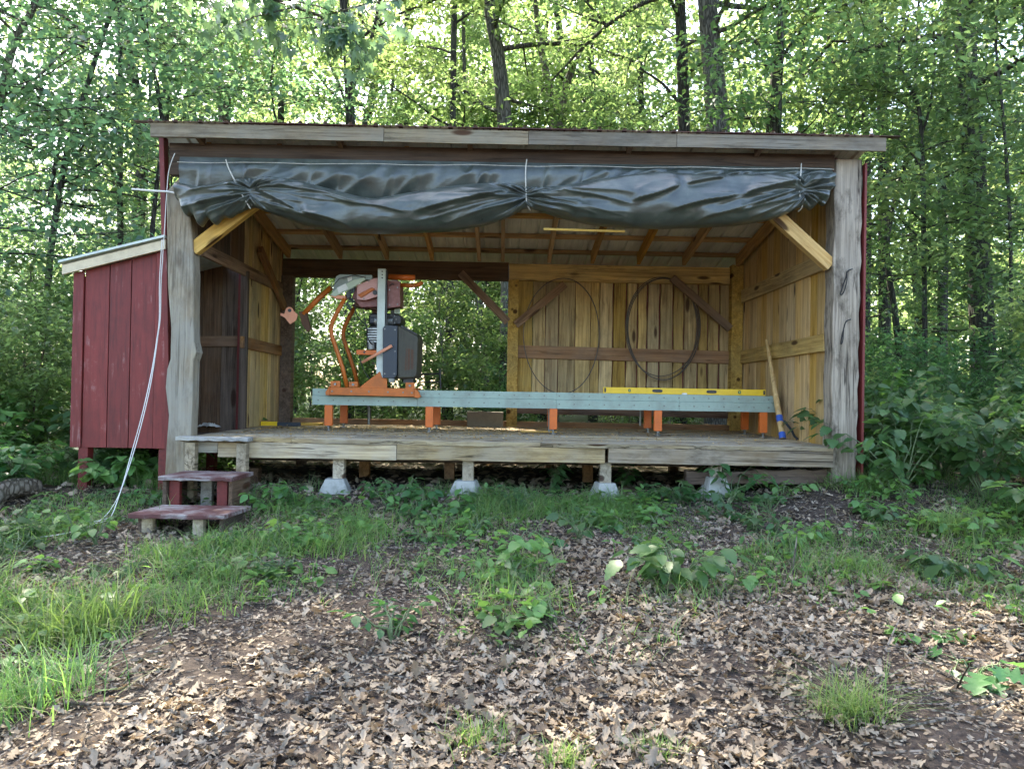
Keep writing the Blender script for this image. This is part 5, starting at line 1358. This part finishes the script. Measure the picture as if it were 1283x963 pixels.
# low leafy ground cover in front of the deck and on the sides
r, x, y = field(802, 60000, (-8.0, 8.0), (3.0, 13.0))
den = np.where(y < 7.2, np.clip(grass_density(x, y) * .6 * np.clip(.3 + 1.5 * vn4(x * 1.7 + 3, y * 1.7), 0, 1), 0, 1), .55 * np.clip(.5 + vn1(x * .9, y * .9), 0, 1))
k = (r.uniform(0, 1, len(x)) < den) & ~((np.abs(x - .1) < 3.15) & (y > 7.0) & (y < 10.3))
x, y = x[k], y[k]; n = len(x); m = 3
h = r.uniform(.01, .12, n)
pos = np.repeat(np.stack([x, y, gz(x, y) + h], -1), m, 0) + r.normal(0, .02, (n * m, 3)) * np.array([1, 1, .4])
kk = n * m
ax = np.stack([r.normal(0, 1, kk), r.normal(0, 1, kk), r.normal(0, .25, kk)], -1); nr = np.stack([r.normal(0, .35, kk), r.normal(0, .35, kk), np.ones(kk)], -1)
v, f = leaves(LEAF_OVATE, pos, ax, nr, np.repeat(r.uniform(.025, .085, n), m) * r.uniform(.8, 1.2, kk))
tag(mesh_obj("ground_cover", fast_mesh("ground_cover", v, f, LF_seed)), "low leafy ground cover in front of and around the shed", kind="stuff")

# --- leaf litter
LEAF_CURL = strip_leaf([0, .1, .25, .4, .6, .75, .9, 1.0], [.02, .16, .24, .14, .3, .2, .16, .0], -.9, .55, .05)
r = np.random.default_rng(803)
parts = []
for j, (tm, n0) in enumerate(((LEAF_OAK, 30000), (LEAF_OAK2, 24000), (LEAF_OAK3, 20000), (LEAF_CURL, 24000))):
    x = r.uniform(-5.5, 5.8, n0); y = 1.9 + 6.5 * r.beta(1.0, 1.35, n0)
    bare = np.clip(.56 + .8 * vn3(x * 1.1 + 4, y * 1.5) + .35 * vn4(x * 3, y * 3), .06, 1) * (1 - .72 * grass_density(x, y)) * np.where(y > 4.9, .55, 1.0)
    k = r.uniform(0, 1, n0) < bare * .92
    x, y = x[k], y[k]; n = len(x)
    pos = np.stack([x, y, gz(x, y) + r.uniform(.004, .03, n)], -1)
    ax = np.stack([r.normal(0, 1, n), r.normal(0, 1, n), r.normal(0, .22, n)], -1)
    nr = np.stack([r.normal(0, .36, n), r.normal(0, .36, n), np.where(r.uniform(0, 1, n) < .5, 1.0, -1.0)], -1)
    sz = r.uniform(.028, .076, n) * (1 if j < 3 else .75)
    v, f = leaves(tm, pos, ax, nr, sz)
    parts.append((v, f))
# beyond the shed and at the sides, coarser
n0 = 16000; x = r.uniform(-14, 14, n0); y = r.uniform(6.8, 22, n0)
pos = np.stack([x, y, gz(x, y) + .015], -1); ax = np.stack([r.normal(0, 1, n0), r.normal(0, 1, n0), r.normal(0, .2, n0)], -1); nr = np.stack([r.normal(0, .3, n0), r.normal(0, .3, n0), np.ones(n0)], -1)
parts.append(leaves(LEAF_OVATE, pos, ax, nr, r.uniform(.08, .16, n0)))
# crumbs of broken leaf
n0 = 60000; x = r.uniform(-4.8, 5.0, n0); y = 2.0 + 5.5 * r.beta(1.0, 1.5, n0)
pos = np.stack([x, y, gz(x, y) + r.uniform(.002, .012, n0)], -1); ax = r.normal(0, 1, (n0, 3)) * np.array([1, 1, .3]); nr = np.stack([r.normal(0, .5, n0), r.normal(0, .5, n0), np.ones(n0)], -1)
kv = np.array([(-.3, 0, 0), (.3, .1, .05), (.25, .8, 0), (-.2, 1, .08)], float); kf = np.array([(0, 1, 2, 3)])
parts.append(leaves((kv, kf), pos, ax, nr, r.uniform(.008, .034, n0)))
v, f = join_arr(parts)
tag(mesh_obj("leaf_litter", fast_mesh("leaf_litter", v, f, LF_dead)), "dry tan oak leaves littering the forest floor", kind="stuff")

r = np.random.default_rng(804); n0 = 6500
x = r.uniform(-4.6, 4.9, n0); y = 2.1 + 5.2 * r.beta(1.0, 1.4, n0)
pos = np.stack([x, y, gz(x, y) + r.uniform(.008, .035, n0)], -1); ax = np.stack([r.normal(0, 1, n0), r.normal(0, 1, n0), r.normal(0, .08, n0)], -1); nr = np.stack([r.normal(0, .3, n0), r.normal(0, .3, n0), np.ones(n0)], -1)
TW = strip_leaf([0, .2, .4, .6, .8, 1.0], [.02, .022, .018, .016, .013, .005], -1.2, .06, .0)
v, f = leaves(TW, pos, ax, nr, r.uniform(.05, .3, n0))
tag(mesh_obj("twig_debris", fast_mesh("twig_debris", v, f, M_twig)), "thin broken twigs strewn through the leaf litter", kind="stuff")
# --- sticks
def stick(label, pxs_, rad, fork=None):
    pts = [];
    for a, b in pxs_:
        x, y = ground_at(a, b); pts.append((x, y, g1(x, y) + rad * 1.1 + random.uniform(0, .012)))
    sp = smooth_path(pts, 4); mb = MB(); mb.tube(sp, [rad * (1 - .6 * i / len(sp)) for i in range(len(sp))], 7)
    if fork:
        i, (dx, dy) = fork; b = np.array(sp[i]); mb.tube([b, b + np.array([dx * .5, dy * .5, .015]), b + np.array([dx, dy, .02])], [rad * .5, rad * .4, rad * .2], 5)
    tag(obj("dead_stick", mb, M_twig, None, smooth=True), label, "stick", "dead sticks on the leaf litter")
stick("straight grey stick lying on the litter at the lower left", [(82, 887), (120, 889), (175, 886)], .011)
stick("dark slanting stick lying below the compound leaved seedling", [(382, 885), (410, 868), (440, 843)], .011, (5, (.12, .02)))
stick("thin curved twig lying left of the bottom middle tuft", [(465, 866), (505, 880), (540, 902), (585, 912)], .006)
stick("short dark stick poking up by the compound leaved seedling", [(456, 828), (468, 815), (476, 800)], .009)
stick("long brown twig on the litter at the far left", [(0, 805), (30, 800), (60, 790)], .008)
stick("pale thin twig lying low in the middle of the litter", [(640, 938), (680, 930), (720, 926)], .005)
stick("forked twig on bare soil near the deck's left part", [(560, 700), (575, 680), (578, 668)], .009, (4, (.1, .1)))
stick("light stick lying at the right edge beneath the dark leaved plant", [(1225, 732), (1255, 734), (1283, 731)], .012)
# mossy log at the left edge
r = np.random.default_rng(5); a = ground_at(-25, 640); b = ground_at(48, 622)
mb = MB(); mb.tube(smooth_path([(a[0], a[1], g1(*a) + .06), ((a[0] + b[0]) / 2, (a[1] + b[1]) / 2, g1(*b) + .1), (b[0], b[1], g1(*b) + .08)], 4), [.08, .085, .09, .08, .085, .08, .08, .08, .07], 12)
tag(obj("fallen_log", mb, B_brown, None, smooth=True), "short grey fallen log lying in the weeds at the left edge", "log")
# ------------------------------------------------------------------ light
SUN_EL, SUN_AZ = R(53), R(-28)           # azimuth measured from +Y (away from the camera) towards +X
sd = Vector((math.sin(SUN_AZ) * math.cos(SUN_EL), math.cos(SUN_AZ) * math.cos(SUN_EL), math.sin(SUN_EL)))
sl = bpy.data.lights.new("sun", "SUN"); sl.energy = 3.0; sl.angle = R(.5); sl.color = (1.0, .93, .8)
so = bpy.data.objects.new("sun", sl); COL.objects.link(so)
so.rotation_euler = sd.to_track_quat("Z", "Y").to_euler()
w = bpy.data.worlds.new("World"); scene.world = w; w.use_nodes = True
nt_ = w.node_tree; nt_.nodes.clear()
sky = nt_.nodes.new("ShaderNodeTexSky"); sky.sky_type = "NISHITA"; sky.sun_disc = False
sky.sun_elevation = SUN_EL; sky.sun_rotation = SUN_AZ; sky.dust_density = 3.0; sky.air_density = 1.0; sky.ozone_density = 1.0
bg = nt_.nodes.new("ShaderNodeBackground"); bg.inputs[1].default_value = .14
ow = nt_.nodes.new("ShaderNodeOutputWorld")
nt_.links.new(sky.outputs[0], bg.inputs[0]); nt_.links.new(bg.outputs[0], ow.inputs[0])
scene.view_settings.view_transform = "Standard"; scene.view_settings.look = "None"
scene.view_settings.gamma = 1.0; scene.view_settings.exposure = 3.05; scene.view_settings.use_curve_mapping = False
scene.view_settings.use_white_balance = True; scene.view_settings.white_balance_temperature = 6700; scene.view_settings.white_balance_tint = 8
cy = scene.cycles
cy.max_bounces = 7; cy.diffuse_bounces = 4; cy.glossy_bounces = 3; cy.transmission_bounces = 5; cy.transparent_max_bounces = 4
cy.use_denoising = True; cy.caustics_reflective = False; cy.caustics_refractive = False
cy.use_adaptive_sampling = True; cy.adaptive_threshold = .02
cy.sample_clamp_indirect = 6.0
